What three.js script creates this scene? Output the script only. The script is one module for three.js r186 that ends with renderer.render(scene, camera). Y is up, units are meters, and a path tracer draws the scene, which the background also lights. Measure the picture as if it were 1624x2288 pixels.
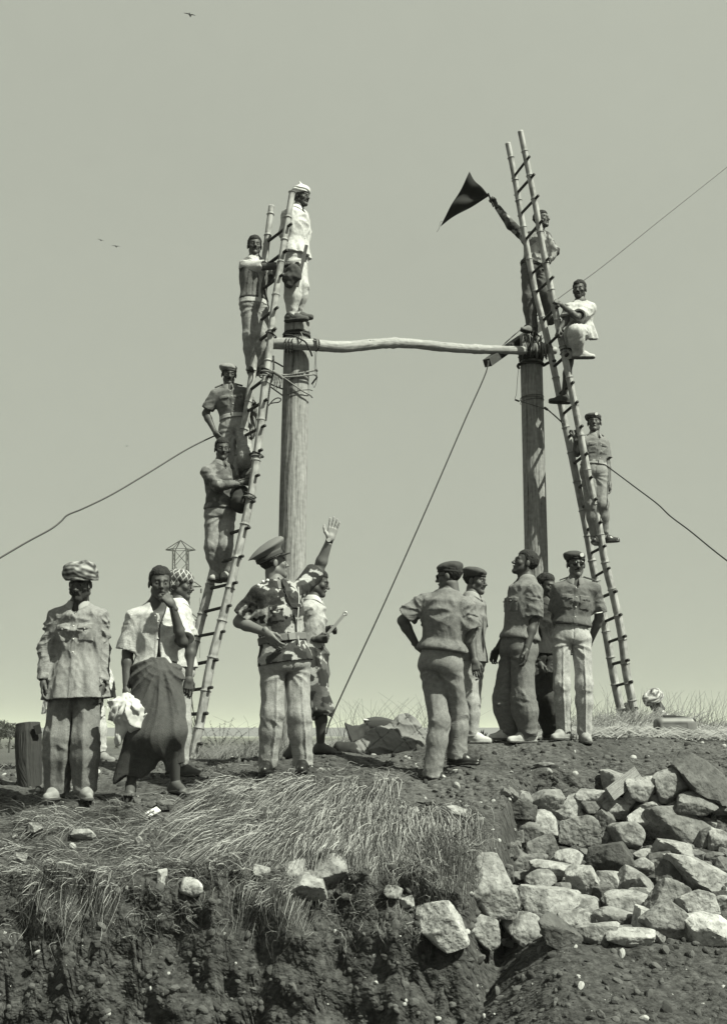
import * as THREE from 'three';
import { mergeGeometries } from 'three/addons/utils/BufferGeometryUtils.js';

// ---------------------------------------------------------------- camera, sky, sun, exposure
const F = 2450, W = 1624, H = 2288, TILT = Math.atan(501 / F), EYE = 2.0;
const scene = new THREE.Scene();
const camera = new THREE.PerspectiveCamera(2 * Math.atan(H / 2 / F) * 180 / Math.PI, W / H, 0.1, 6000);
camera.position.set(0, EYE, 0);
camera.lookAt(0, EYE + Math.tan(TILT) * 10, -10);
const renderer = new THREE.WebGLRenderer({ antialias: true });
renderer.toneMapping = THREE.LinearToneMapping;
renderer.toneMappingExposure = 1.9;
renderer.shadowMap.enabled = true;
renderer.setSize(726, 1024);
const SUN = new THREE.Vector3(0.50, 0.80, 0.38).normalize();
const TINT = [1, 1, 1], SKYT = [1.0, 1.045, 0.885]; // all surfaces are grey; the light carries the faint green-yellow cast
function rng(seed) { let s = seed >>> 0; return () => { s = (s + 0x6d2b79f5) | 0; let t = Math.imul(s ^ (s >>> 15), 1 | s); t = (t + Math.imul(t ^ (t >>> 7), 61 | t)) ^ t; return ((t ^ (t >>> 14)) >>> 0) / 4294967296; }; }
const R0 = rng(7);
const clamp = (x, a = 0, b = 1) => x < a ? a : x > b ? b : x, lerp = (a, b, t) => a + (b - a) * t;
const sstep = (a, b, x) => { const t = clamp((x - a) / (b - a)); return t * t * (3 - 2 * t); };
const PERM = new Uint8Array(512); { const r = rng(99), p = [...Array(256).keys()]; for (let i = 255; i > 0; i--) { const j = (r() * (i + 1)) | 0;[p[i], p[j]] = [p[j], p[i]]; } for (let i = 0; i < 512; i++) PERM[i] = p[i & 255]; }
function g3(h, x, y, z) { h &= 15; const u = h < 8 ? x : y, v = h < 4 ? y : h === 12 || h === 14 ? x : z; return ((h & 1) ? -u : u) + ((h & 2) ? -v : v); }
function noise(x, y, z) {
  const X0 = Math.floor(x), Y0 = Math.floor(y), Z0 = Math.floor(z); x -= X0; y -= Y0; z -= Z0;
  const X = X0 & 255, Y = Y0 & 255, Z = Z0 & 255, u = x * x * x * (x * (x * 6 - 15) + 10), v = y * y * y * (y * (y * 6 - 15) + 10), w = z * z * z * (z * (z * 6 - 15) + 10);
  const A = PERM[X] + Y, AA = PERM[A] + Z, AB = PERM[A + 1] + Z, B = PERM[X + 1] + Y, BA = PERM[B] + Z, BB = PERM[B + 1] + Z;
  const a = lerp(lerp(g3(PERM[AA], x, y, z), g3(PERM[BA], x - 1, y, z), u), lerp(g3(PERM[AB], x, y - 1, z), g3(PERM[BB], x - 1, y - 1, z), u), v);
  const b = lerp(lerp(g3(PERM[AA + 1], x, y, z - 1), g3(PERM[BA + 1], x - 1, y, z - 1), u), lerp(g3(PERM[AB + 1], x, y - 1, z - 1), g3(PERM[BB + 1], x - 1, y - 1, z - 1), u), v);
  return lerp(a, b, w);
}
const fbm = (x, y, z, n = 3) => { let s = 0, a = 1, f = 1; for (let i = 0; i < n; i++) { s += a * noise(x * f, y * f, z * f); a *= .5; f *= 2.03; } return s; };
{
  const w = 1024, h = 512, a = new Float32Array(w * h * 4), v = new THREE.Vector3();
  const hz = (d) => fbm(d.x * 3, d.y * 5, d.z * 3, 4) + .5 * noise(d.x * 60, d.y * 60, d.z * 60);
  for (let j = 0; j < h; j++) for (let i = 0; i < w; i++) {
    const el = ((j + .5) / h - .5) * Math.PI, az = ((i + .5) / w - .5) * 2 * Math.PI;
    v.set(Math.cos(el) * Math.cos(az), Math.sin(el), Math.cos(el) * Math.sin(az));
    const s = Math.max(0, v.dot(SUN));
    let L = el > 0 ? (.226 + .014 * Math.exp(-el * 3.5) + .055 * s + .18 * Math.pow(s, 12)) * (1 + .020 * hz(v)) : .24;
    const k = (j * w + i) * 4;
    a[k] = L * SKYT[0]; a[k + 1] = L * SKYT[1]; a[k + 2] = L * SKYT[2]; a[k + 3] = 1;
  }
  const t = new THREE.DataTexture(a, w, h, THREE.RGBAFormat, THREE.FloatType);
  t.mapping = THREE.EquirectangularReflectionMapping; t.magFilter = t.minFilter = THREE.LinearFilter; t.needsUpdate = true;
  scene.background = t; scene.environment = t;
}
const sun = new THREE.DirectionalLight(0xffffff, 5.0);
sun.color.setRGB(1.0, 1.03, 0.86);
sun.position.copy(SUN).multiplyScalar(40).add(new THREE.Vector3(0, 0, -10));
sun.target.position.set(0, 1, -10); scene.add(sun.target);
sun.castShadow = true; sun.shadow.mapSize.set(4096, 4096);
Object.assign(sun.shadow.camera, { left: -14, right: 14, top: 14, bottom: -14, near: 1, far: 90 });
scene.add(sun);
scene.fog = new THREE.FogExp2(new THREE.Color().setRGB(.25, .262, .222), 0.00025);

// ---------------------------------------------------------------- helpers
const V = (x, y, z) => new THREE.Vector3(x, y, z);
const CT = Math.cos(TILT), ST = Math.sin(TILT);
function at(u, v, d) { const x = (u - 812) / F, y = -(v - 1144) / F, t = d / (CT - y * ST); return V(x * t, EYE + (y * CT + ST) * t, -d); }
const used = new Map();
function numbered(n) { const k = used.get(n) || 0; used.set(n, k + 1); return k ? n + '_' + String(k).padStart(3, '0') : n; }
function shadow(o) { o.castShadow = o.receiveShadow = true; return o; }
function thing(name, label, category, p = V(0, 0, 0), group) {
  const o = new THREE.Group(); o.name = numbered(name); o.position.copy(p); o.userData = { label, category }; if (group) o.userData.group = group;
  scene.add(o); return o;
}
// a mesh whose geometry is in world coordinates, made a child of a thing standing at its own place
function part(name, geo, mat, parent, off) {
  const m = shadow(new THREE.Mesh(geo, mat)); m.name = name;
  const o = off || (parent.isGroup ? parent.position : null);
  if (o) geo.translate(-o.x, -o.y, -o.z);
  parent.add(m); return m;
}
function solo(name, label, category, geo, mat, p, group) {
  const m = shadow(new THREE.Mesh(geo, mat)); m.name = numbered(name); m.userData = { label, category }; if (group) m.userData.group = group;
  geo.translate(-p.x, -p.y, -p.z); m.position.copy(p); scene.add(m); return m;
}
const alb = (g) => g * lerp(.60, .94, sstep(.02, .34, g));
const col = (g0, g = alb(g0)) => new THREE.Color().setRGB(g * TINT[0], g * TINT[1], g * TINT[2]);
const std = (g, rough = .9, more = {}) => new THREE.MeshStandardMaterial({ color: col(g), roughness: rough, metalness: 0, ...more });
const MV = new THREE.MeshStandardMaterial({ vertexColors: true, roughness: .95 });       // tone carried by the vertices: cloth, skin, turbans
const MSKIN = new THREE.MeshStandardMaterial({ vertexColors: true, roughness: .62 });
const clothMap = tex(512, (u, v) => clamp(.80 + .26 * tileN(u, v, 330, 4, 2) + .14 * tileN(u, v, 60, 8, 3), .2, 1)), MCLOTH = new THREE.MeshStandardMaterial({ vertexColors: true, roughness: .97, map: clothMap, bumpMap: clothMap, bumpScale: .004 });
function cyl(geo, c) { const p = geo.attributes.position, a = new Float32Array(p.count * 2); for (let i = 0; i < p.count; i++) { a[i * 2] = Math.atan2(p.getX(i) - c.x, p.getZ(i) - c.z) / 6.2832 * 2; a[i * 2 + 1] = p.getY(i) * 1.7; } geo.setAttribute('uv', new THREE.BufferAttribute(a, 2)); return geo; }
const MSIDE = new THREE.MeshStandardMaterial({ vertexColors: true, roughness: .9, side: THREE.DoubleSide });
function paint(geo, fn) {
  const p = geo.attributes.position, c = new Float32Array(p.count * 3);
  for (let i = 0; i < p.count; i++) { const g = alb(fn(p.getX(i), p.getY(i), p.getZ(i))); c[i * 3] = g * TINT[0]; c[i * 3 + 1] = g * TINT[1]; c[i * 3 + 2] = g * TINT[2]; }
  geo.setAttribute('color', new THREE.BufferAttribute(c, 3)); return geo;
}
function boxUV(geo, s = 1) {
  const g = geo.index ? geo.toNonIndexed() : geo, p = g.attributes.position, n = new Float32Array(p.count * 2), a = V(), b = V(), c = V();
  for (let i = 0; i < p.count; i += 3) {
    a.fromBufferAttribute(p, i); b.fromBufferAttribute(p, i + 1); c.fromBufferAttribute(p, i + 2);
    const nn = b.clone().sub(a).cross(c.clone().sub(a)), ax = Math.abs(nn.x), ay = Math.abs(nn.y), az = Math.abs(nn.z);
    [a, b, c].forEach((q, k) => { const uv = ax > ay && ax > az ? [q.z, q.y] : ay > az ? [q.x, q.z] : [q.x, q.y]; n[(i + k) * 2] = uv[0] * s; n[(i + k) * 2 + 1] = uv[1] * s; });
  }
  g.setAttribute('uv', new THREE.BufferAttribute(n, 2)); return g;
}
function tex(n, fn, srgb = false) {   // grey DataTexture, tiles by blending
  const a = new Uint8Array(n * n * 4);
  for (let j = 0; j < n; j++) for (let i = 0; i < n; i++) { const g = clamp(fn(i / n, j / n)) * 255, k = (j * n + i) * 4; a[k] = a[k + 1] = a[k + 2] = g; a[k + 3] = 255; }
  const t = new THREE.DataTexture(a, n, n); t.wrapS = t.wrapT = THREE.RepeatWrapping; t.magFilter = THREE.LinearFilter; t.minFilter = THREE.LinearMipmapLinearFilter; t.generateMipmaps = true; t.needsUpdate = true; return t;
}
function tileN(u, v, f, z, n = 3) { // gradient noise that repeats with u and v
  let s = 0, am = 1; f = Math.max(2, Math.round(f / 3)); let fv = f; if (v < 0) v += 1;
  for (let i = 0; i < n; i++) { s += am * pn(u * f, v * fv, f, fv, z + i * 7); am *= .55; f *= 2; fv *= 2; } return s;
}
function pn(x, y, px, py, z) {
  const X0 = Math.floor(x), Y0 = Math.floor(y), fx = x - X0, fy = y - Y0, u = fx * fx * (3 - 2 * fx), w = fy * fy * (3 - 2 * fy);
  const g = (i, j, a, b) => { const h = PERM[(PERM[(((i % px) + px) % px) & 255] + (((j % py) + py) % py) + z * 13) & 255] / 256 * 6.2832; return Math.cos(h) * a + Math.sin(h) * b; };
  return 1.4 * lerp(lerp(g(X0, Y0, fx, fy), g(X0 + 1, Y0, fx - 1, fy), u), lerp(g(X0, Y0 + 1, fx, fy - 1), g(X0 + 1, Y0 + 1, fx - 1, fy - 1), u), w);
}
function grainN(u, v, fu, fv, z, n = 3) { let s = 0, am = 1; for (let i = 0; i < n; i++) { s += am * pn(u * fu, v * fv, fu, fv, z + i * 5); am *= .55; fu *= 2; fv *= 2; } return s; }
// swept tube: points, radius(t, angle) in metres; uv in metres
function sweep(pts, rad, seg = 24, rd = 8, caps = true, lin = false) {
  const cv = lin || pts.length < 3 ? null : new THREE.CatmullRomCurve3(pts, false, 'centripetal');
  const P = []; for (let i = 0; i <= seg; i++) { const t = i / seg; if (cv) P.push(cv.getPoint(t)); else { const f = t * (pts.length - 1), k = Math.min(pts.length - 2, Math.floor(f)); P.push(pts[k].clone().lerp(pts[k + 1], f - k)); } }
  const pos = [], uv = [], idx = []; let nrm = null, len = 0;
  for (let i = 0; i <= seg; i++) {
    const T = P[Math.min(seg, i + 1)].clone().sub(P[Math.max(0, i - 1)]).normalize();
    if (!nrm) { nrm = Math.abs(T.y) < .8 ? V(0, 1, 0) : V(0, 0, 1); }
    nrm = nrm.clone().addScaledVector(T, -nrm.dot(T)).normalize();
    const bi = T.clone().cross(nrm); if (i) len += P[i].distanceTo(P[i - 1]);
    for (let j = 0; j <= rd; j++) {
      const a = j / rd * 2 * Math.PI, r = rad(i / seg, a % 6.28318530), c = Math.cos(a) * r, s = Math.sin(a) * r;
      pos.push(P[i].x + nrm.x * c + bi.x * s, P[i].y + nrm.y * c + bi.y * s, P[i].z + nrm.z * c + bi.z * s); uv.push(a * rad(i / seg, 0), len);
    }
  }
  const w = rd + 1;
  for (let i = 0; i < seg; i++) for (let j = 0; j < rd; j++) { const a = i * w + j, b = a + w; idx.push(a, a + 1, b, a + 1, b + 1, b); }
  if (caps) for (const e of [0, seg]) { const k = pos.length / 3; pos.push(P[e].x, P[e].y, P[e].z); uv.push(0, len * e / seg); for (let j = 0; j < rd; j++) { const a = e * w + j; e ? idx.push(k, a, a + 1) : idx.push(k, a + 1, a); } }
  const g = new THREE.BufferGeometry(); g.setAttribute('position', new THREE.Float32BufferAttribute(pos, 3)); g.setAttribute('uv', new THREE.Float32BufferAttribute(uv, 2)); g.setIndex(idx);
  g.computeVertexNormals(); return g;
}
const rod = (a, b, r, rd = 8) => sweep([a, b], () => r, 1, rd);
const bar = (a, b, w, h, up = V(0, 1, 0)) => { // squared timber
  const d = b.clone().sub(a), L = d.length(), g = new THREE.BoxGeometry(w, h, L); const z = d.normalize(), x = up.clone().cross(z).normalize(), y = z.clone().cross(x);
  g.applyMatrix4(new THREE.Matrix4().makeBasis(x, y, z).setPosition(a.clone().add(b).multiplyScalar(.5))); return g;
};
const merge = (l) => mergeGeometries(l.map((g) => { const q = g.index ? g.toNonIndexed() : g; for (const k of Object.keys(q.attributes)) if (!['position', 'normal', 'uv', 'color'].includes(k)) q.deleteAttribute(k); return q; }), false);
const mergeP = (l) => mergeGeometries(l.map((g) => { const q = g.index ? g.toNonIndexed() : g.clone(); for (const k of Object.keys(q.attributes)) if (!['position', 'normal', 'color'].includes(k)) q.deleteAttribute(k); return q; }), false);

// ---------------------------------------------------------------- distance fields and their skin
const smin = (a, b, k) => { const h = Math.max(k - Math.abs(a - b), 0) / k; return Math.min(a, b) - h * h * k * .25; };
const smax = (a, b, k) => -smin(-a, -b, k);
function cone(a, b, ra, rb) {
  const ax = a.x, ay = a.y, az = a.z, bx = b.x - ax, by = b.y - ay, bz = b.z - az, q = 1 / Math.max(1e-9, bx * bx + by * by + bz * bz), dr = rb - ra;
  return (x, y, z) => { const px = x - ax, py = y - ay, pz = z - az; let h = (px * bx + py * by + pz * bz) * q; h = h < 0 ? 0 : h > 1 ? 1 : h; const X = px - bx * h, Y = py - by * h, Z = pz - bz * h; return Math.sqrt(X * X + Y * Y + Z * Z) - ra - dr * h; };
}
const ball = (c, r) => (x, y, z) => Math.sqrt((x - c.x) ** 2 + (y - c.y) ** 2 + (z - c.z) ** 2) - r;
function ell(c, rx, ry, rz, ax = 0) { const m = Math.min(rx, ry, rz), ca = Math.cos(ax), sa = Math.sin(ax); return (x, y, z) => { const X = (x - c.x) / rx, y0 = y - c.y, z0 = z - c.z, Y = (y0 * ca + z0 * sa) / ry, Z = (-y0 * sa + z0 * ca) / rz; return (Math.sqrt(X * X + Y * Y + Z * Z) - 1) * m; }; }
function nets(sdf, lo, hi, h, tone) {
  const nx = Math.ceil((hi.x - lo.x) / h) + 2, ny = Math.ceil((hi.y - lo.y) / h) + 2, nz = Math.ceil((hi.z - lo.z) / h) + 2, N = nx * ny * nz;
  const val = new Float32Array(N).fill(1e3), id = new Int32Array(N).fill(-1), B = 6, lim = B * h * .95 + .012, blocks = [];
  const at3 = (i, j, k) => (k * ny + j) * nx + i;
  for (let k0 = 0; k0 < nz - 1; k0 += B) for (let j0 = 0; j0 < ny - 1; j0 += B) for (let i0 = 0; i0 < nx - 1; i0 += B) {
    if (Math.abs(sdf(lo.x + (i0 + B / 2) * h, lo.y + (j0 + B / 2) * h, lo.z + (k0 + B / 2) * h)) > lim) continue;
    const i1 = Math.min(nx - 1, i0 + B), j1 = Math.min(ny - 1, j0 + B), k1 = Math.min(nz - 1, k0 + B); blocks.push([i0, j0, k0, i1, j1, k1]);
    for (let k = k0; k <= k1; k++) for (let j = j0; j <= j1; j++) for (let i = i0; i <= i1; i++) { const q = at3(i, j, k); if (val[q] === 1e3) val[q] = sdf(lo.x + i * h, lo.y + j * h, lo.z + k * h); }
  }
  const pos = [], idx = [], sx = 1, sy = nx, sz = nx * ny, E = [];
  for (let a = 0; a < 8; a++) for (const bit of [1, 2, 4]) if (!(a & bit)) E.push([a, a | bit]);
  const off = [...Array(8).keys()].map((a) => (a & 1) * sx + ((a >> 1) & 1) * sy + ((a >> 2) & 1) * sz);
  for (const [i0, j0, k0, i1, j1, k1] of blocks) for (let k = k0; k < k1; k++) for (let j = j0; j < j1; j++) for (let i = i0; i < i1; i++) {
    const q = at3(i, j, k); let m = 0; for (let a = 0; a < 8; a++) if (val[q + off[a]] < 0) m |= 1 << a;
    if (m === 0 || m === 255) continue;
    let X = 0, Y = 0, Z = 0, n = 0;
    for (const [a, b] of E) { if (((m >> a) & 1) === ((m >> b) & 1)) continue; const va = val[q + off[a]], vb = val[q + off[b]], t = va / (va - vb); X += (a & 1) + ((b & 1) - (a & 1)) * t; Y += ((a >> 1) & 1) + (((b >> 1) & 1) - ((a >> 1) & 1)) * t; Z += ((a >> 2) & 1) + (((b >> 2) & 1) - ((a >> 2) & 1)) * t; n++; }
    id[q] = pos.length / 3; pos.push(lo.x + (i + X / n) * h, lo.y + (j + Y / n) * h, lo.z + (k + Z / n) * h);
  }
  const quad = (a, b, c, d, f) => { if (a < 0 || b < 0 || c < 0 || d < 0) return; f ? idx.push(a, b, c, a, c, d) : idx.push(a, c, b, a, d, c); };
  for (const [i0, j0, k0, i1, j1, k1] of blocks) for (let k = k0; k < k1; k++) for (let j = j0; j < j1; j++) for (let i = i0; i < i1; i++) {
    const q = at3(i, j, k); if (id[q] < 0) continue; const s = val[q] < 0;
    if (j && k && s !== val[q + sx] < 0) quad(id[q - sy - sz], id[q - sz], id[q], id[q - sy], s);
    if (i && k && s !== val[q + sy] < 0) quad(id[q - sz - sx], id[q - sx], id[q], id[q - sz], s);
    if (i && j && s !== val[q + sz] < 0) quad(id[q - sx - sy], id[q - sy], id[q], id[q - sx], s);
  }
  const g = new THREE.BufferGeometry(); g.setAttribute('position', new THREE.Float32BufferAttribute(pos, 3)); g.setIndex(idx); g.computeVertexNormals();
  if (tone) paint(g, tone); return g;
}
function mirror(geo) { const g = geo.clone(), p = g.attributes.position, n = g.attributes.normal; for (let i = 0; i < p.count; i++) { p.setX(i, -p.getX(i)); n.setX(i, -n.getX(i)); } const ix = g.index.array; for (let i = 0; i < ix.length; i += 3) { const t = ix[i]; ix[i] = ix[i + 1]; ix[i + 1] = t; } return g; }
const VERB = 0;
// ---------------------------------------------------------------- people: joints as [x, y in the photograph, metres towards the camera] at distance d
const PEOPLE = [
  { id: 'P1', d: 8.26, g: 1, label: 'thin man in a long pale grey tunic, baggy trousers and big coiled turban, far left', yaw: -4, pitch: -14, hat: 'turban', hatTone: [.035, .26], mous: 1, beard: .5, skin: .072,
    J: { head: [180, 1305, .06], neck: [176, 1352, 0], shR: [128, 1374, 0], shL: [221, 1374, 0], elR: [107, 1450, -.02], elL: [229, 1448, -.02], wrR: [99, 1520, .07], wrL: [228, 1528, .05], pel: [174, 1512, 0], hipR: [148, 1515, 0], hipL: [198, 1515, 0], knR: [131, 1648, .06], knL: [191, 1650, .05], anR: [128, 1760, -.02], anL: [191, 1760, 0], toeR: [108, 1786, .12], toeL: [198, 1784, .16] },
    shirt: { tone: .24, hem: -.165, sleeve: 'long', loose: .02, flare: .20, fold: .018, collar: 1, pockets: 2, placket: 1 }, trousers: { tone: .20, loose: .036, hemR: .086, cut: .055, fold: .012, pleat: 1.5, baggy: .004 }, shoe: .22 },
  { id: 'P2', d: 8.23, g: 1, label: 'barefoot young man in white short jacket and dark wrapped skirt, hand at his mouth', yaw: 18, pitch: -4, hair: 1.1, skin: .072,
    J: { head: [358, 1304, .03], neck: [351, 1352, 0], shR: [302, 1376, .03], shL: [394, 1372, -.05], elR: [286, 1458, .02], elL: [408, 1434, .10], wrR: [283, 1536, .08], wrL: [386, 1356, .20], pel: [349, 1510, 0], hipR: [324, 1515, .02], hipL: [375, 1515, -.02], knR: [314, 1640, .1], knL: [387, 1640, .08], anR: [293, 1752, 0], anL: [392, 1748, -.02], toeR: [285, 1792, .2], toeL: [432, 1778, .14] },
    hands: { L: { pose: 'fist', dir: [-.55, .75, .3], palm: [-.5, -.2, -.85] }, R: { pose: 'fist' } },
    shirt: { tone: .47, hem: .075, sleeve: .62, loose: .022, flare: .1, fold: .008, open: 1, placket: 1, sl: .02 }, skirt: { tone: .095, hem: 1 }, foot: 1 },
  { id: 'P3', d: 9.4, g: 1, label: 'man in profile with a checked headscarf and white shirt, half hidden by the barefoot youth', yaw: 84, pitch: -6, hat: 'scarf', skin: .072, mous: 1,
    J: { head: [404, 1307, 0], neck: [398, 1348, 0], shR: [404, 1370, .13], shL: [402, 1368, -.15], elR: [427, 1440, .12], elL: [394, 1440, -.14], wrR: [423, 1512, .16], wrL: [398, 1510, -.1], pel: [402, 1500, 0], hipR: [404, 1503, .09], hipL: [400, 1503, -.09], knR: [406, 1615, .09], knL: [398, 1615, -.05], anR: [402, 1712, .09], anL: [392, 1708, -.06], toeR: [428, 1726, .12], toeL: [418, 1722, -.03] },
    shirt: { tone: .46, hem: .02, sleeve: 'short', loose: .02, flare: .12, fold: .010, cuff: 1, collar: 1, pockets: 1 }, trousers: { tone: .36, loose: .02, hemR: .07, cut: .09, fold: .010 }, shoe: .1 },
  { id: 'P3b', d: 10.3, g: 1, label: 'person in loose white clothes almost wholly hidden behind the turbaned man', yaw: 40, pitch: -10, hair: 1, skin: .072,
    J: { head: [184, 1318, 0], neck: [184, 1354, 0], shR: [156, 1372, 0], shL: [214, 1372, -.05], elR: [152, 1436, 0], elL: [216, 1436, 0], wrR: [154, 1495, 0], wrL: [214, 1495, 0], pel: [184, 1490, 0], hipR: [165, 1493, 0], hipL: [204, 1493, 0], knR: [160, 1595, .05], knL: [212, 1598, .02], anR: [176, 1680, 0], anL: [222, 1684, -.02], toeR: [200, 1700, .1], toeL: [256, 1700, .1] },
    shirt: { tone: .48, hem: -.42, sleeve: 'long', loose: .03, flare: .30, fold: .012 }, trousers: { tone: .48, loose: .03, hemR: .07, cut: .10, fold: .012 }, shoe: .2 },
  { id: 'P4', d: 8.46, g: 1, fat: 1.14, label: 'stout officer in peaked cap and camouflage shirt, pointing upward with one arm', yaw: 112, pitch: 10, hat: 'peaked', hair: .9, skin: .15,
    J: { head: [611, 1259, 0], neck: [615, 1304, 0], shR: [578, 1322, .08], shL: [670, 1312, -.10], elR: [534, 1390, .03], elL: [712, 1272, -.26], wrR: [596, 1414, .20], wrL: [736, 1208, -.19], pel: [638, 1482, 0], hipR: [610, 1490, .04], hipL: [664, 1490, -.04], knR: [608, 1596, .05], knL: [668, 1600, .03], anR: [599, 1702, -.02], anL: [677, 1700, -.03], toeR: [586, 1736, .2], toeL: [670, 1732, .2] },
    hands: { L: { pose: 'open', dir: [.25, .95, .1], palm: [-.1, -.15, 1] }, R: { pose: 'relaxed', dir: [.55, -.75, .2], palm: [.5, .2, -.8] } },
    shirt: { tone: .17, hem: .0, sleeve: 'short', loose: .022, flare: .10, fold: .008, camo: [.02, .06, .36], collar: 1, pockets: 2, sl: .016 }, trousers: { tone: .29, loose: .024, hemR: .074, cut: .055, fold: .012, iron: 1 }, shoe: .018, belt: { at: .185, tone: .15, wide: .056 } },
  { id: 'P5', d: 10, g: 1, label: 'barefoot workman in white shirt and patterned wrap holding a steel bar, behind the officer', yaw: 88, pitch: -12, hair: 1, skin: .06,
    J: { head: [709, 1302, 0], neck: [699, 1340, 0], shR: [690, 1360, .13], shL: [706, 1358, -.15], elR: [682, 1424, -.06], elL: [716, 1424, -.2], wrR: [707, 1428, .14], wrL: [728, 1408, -.02], pel: [694, 1475, 0], hipR: [695, 1480, .09], hipL: [697, 1480, -.09], knR: [718, 1586, .12], knL: [684, 1590, -.1], anR: [716, 1664, .06], anL: [650, 1676, -.1], toeR: [757, 1686, .06], toeL: [676, 1698, -.1] },
    hands: { R: { pose: 'fist', dir: [.95, .0, .1], palm: [.1, .5, -.8] }, L: { pose: 'fist', dir: [.9, .1, .2], palm: [0, -.6, .7] } },
    shirt: { tone: .36, hem: .10, sleeve: 'short', loose: .015, flare: .08, fold: .012, collar: 1 }, skirt: { tone: .12, camo: [.03, .12, .33], hem: 2 }, foot: 1 },
  { id: 'P6', d: 9.25, g: 1, fat: 1.12, label: 'officer in dark beret and glasses seen from behind, both hands on his hips', yaw: -112, pitch: -2, hat: 'beret', hatTone: .055, hair: .95, glasses: 1, skin: .10,
    J: { head: [1003, 1288, 0], neck: [1002, 1324, 0], shL: [947, 1342, -.06], shR: [1039, 1352, .08], elL: [899, 1387, -.10], elR: [1050, 1415, .03], wrL: [930, 1440, -.17], wrR: [1022, 1466, -.02], pel: [984, 1482, 0], hipL: [962, 1490, -.05], hipR: [1006, 1492, .05], knL: [982, 1612, .02], knR: [1022, 1592, -.08], anL: [966, 1728, .03], anR: [1020, 1686, -.1], toeL: [1014, 1756, .1], toeR: [1068, 1704, -.02] },
    hands: { R: { pose: 'relaxed', dir: [-.75, -.5, -.1], palm: [-.1, .3, -.9] }, L: { pose: 'relaxed', dir: [.6, -.5, .3], palm: [.4, .2, .7] } },
    shirt: { tone: .19, hem: .10, sleeve: 'short', loose: .03, flare: .12, fold: .012, collar: 1, sl: .02, blouse: .02 }, trousers: { tone: .23, loose: .026, hemR: .080, cut: .05, fold: .014, seat: 1, iron: 1 }, shoe: .016, belt: { at: .11, tone: .15, wide: .035 } },
  { id: 'P7', d: 10.1, g: 1, label: 'moustached soldier in beret and white shoes looking right, behind the officer with glasses', yaw: 62, pitch: -6, hat: 'beret', hatTone: .07, hair: .9, mous: 1.2, skin: .09,
    J: { head: [1061, 1298, 0], neck: [1053, 1332, 0], shR: [1046, 1348, .13], shL: [1068, 1345, -.15], elR: [1050, 1415, .16], elL: [1072, 1415, -.12], wrR: [1060, 1472, .24], wrL: [1064, 1488, .05], pel: [1052, 1475, 0], hipR: [1046, 1480, .08], hipL: [1060, 1480, -.08], knR: [1052, 1570, .10], knL: [1054, 1570, -.06], anR: [1051, 1640, .06], anL: [1042, 1638, -.1], toeR: [1078, 1660, .1], toeL: [1066, 1655, -.06] },
    shirt: { tone: .22, hem: -.02, sleeve: 'short', loose: .018, flare: .08, fold: .008, collar: 1 }, trousers: { tone: .34, loose: .014, hemR: .07, cut: .07, fold: .010 }, shoe: .4 },
  { id: 'P8', d: 10, g: 1, fat: 1.12, label: 'bareheaded man in grey overalls with rolled sleeves, looking up to the left', yaw: -84, pitch: 20, hair: 1.15, skin: .055,
    J: { head: [1173, 1259, 0], neck: [1177, 1294, 0], shL: [1192, 1318, .14], shR: [1166, 1314, -.14], elL: [1190, 1393, .14], elR: [1148, 1393, -.18], wrL: [1176, 1450, .2], wrR: [1112, 1448, -.14], pel: [1158, 1452, 0], hipL: [1168, 1458, .08], hipR: [1146, 1458, -.08], knL: [1168, 1560, .12], knR: [1127, 1560, -.02], anL: [1179, 1638, .08], anR: [1138, 1632, -.06], toeL: [1132, 1660, .14], toeR: [1102, 1650, -.02] },
    hands: { L: { pose: 'relaxed', dir: [-.1, -1, .1], palm: [-.9, 0, -.3] } },
    shirt: { tone: .19, hem: .09, sleeve: 'short', loose: .026, flare: .06, fold: .010, cuff: 1, collar: 1, pockets: 2, sl: .012, blouse: .015 }, trousers: { tone: .18, loose: .042, hemR: .080, cut: .055, fold: .015, baggy: .008 }, shoe: .34 },
  { id: 'P9', d: 10.7, g: 1, label: 'man in dark shirt and dark trousers squeezed behind the two men by the right pole', yaw: 38, pitch: -8, hair: 1.15, skin: .06,
    J: { head: [1220, 1310, 0], neck: [1221, 1346, 0], shR: [1196, 1364, 0], shL: [1246, 1364, -.1], elR: [1200, 1425, 0], elL: [1250, 1425, 0], wrR: [1206, 1480, .1], wrL: [1245, 1480, 0], pel: [1216, 1468, 0], hipR: [1203, 1472, 0], hipL: [1232, 1472, 0], knR: [1204, 1558, .1], anR: [1228, 1634, 0], knL: [1224, 1560, .15], anL: [1240, 1634, .02], toeR: [1250, 1652, .08], toeL: [1264, 1650, .06] },
    shirt: { tone: .04, hem: .02, sleeve: 'long', loose: .02, flare: .08, fold: .008, collar: 1 }, trousers: { tone: .07, loose: .03, hemR: .07, cut: .08, fold: .012 }, shoe: .03 },
  { id: 'P10', d: 10.12, g: 1, label: 'officer in badged beret and sunglasses facing the camera, arms behind his back', yaw: 2, pitch: -3, hat: 'beret', hatTone: .05, badge: 1, hair: .9, mous: 1, shades: 1, skin: .11,
    J: { head: [1286, 1261, 0], neck: [1284, 1299, 0], shR: [1248, 1314, 0], shL: [1326, 1314, 0], elR: [1240, 1380, -.08], elL: [1338, 1380, -.08], wrR: [1258, 1430, -.22], wrL: [1318, 1434, -.2], pel: [1275, 1422, 0], hipR: [1254, 1428, 0], hipL: [1298, 1428, 0], knR: [1254, 1530, .05], knL: [1304, 1530, .05], anR: [1259, 1632, -.02], anL: [1305, 1640, -.02], toeR: [1234, 1656, .12], toeL: [1316, 1668, .18] },
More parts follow.
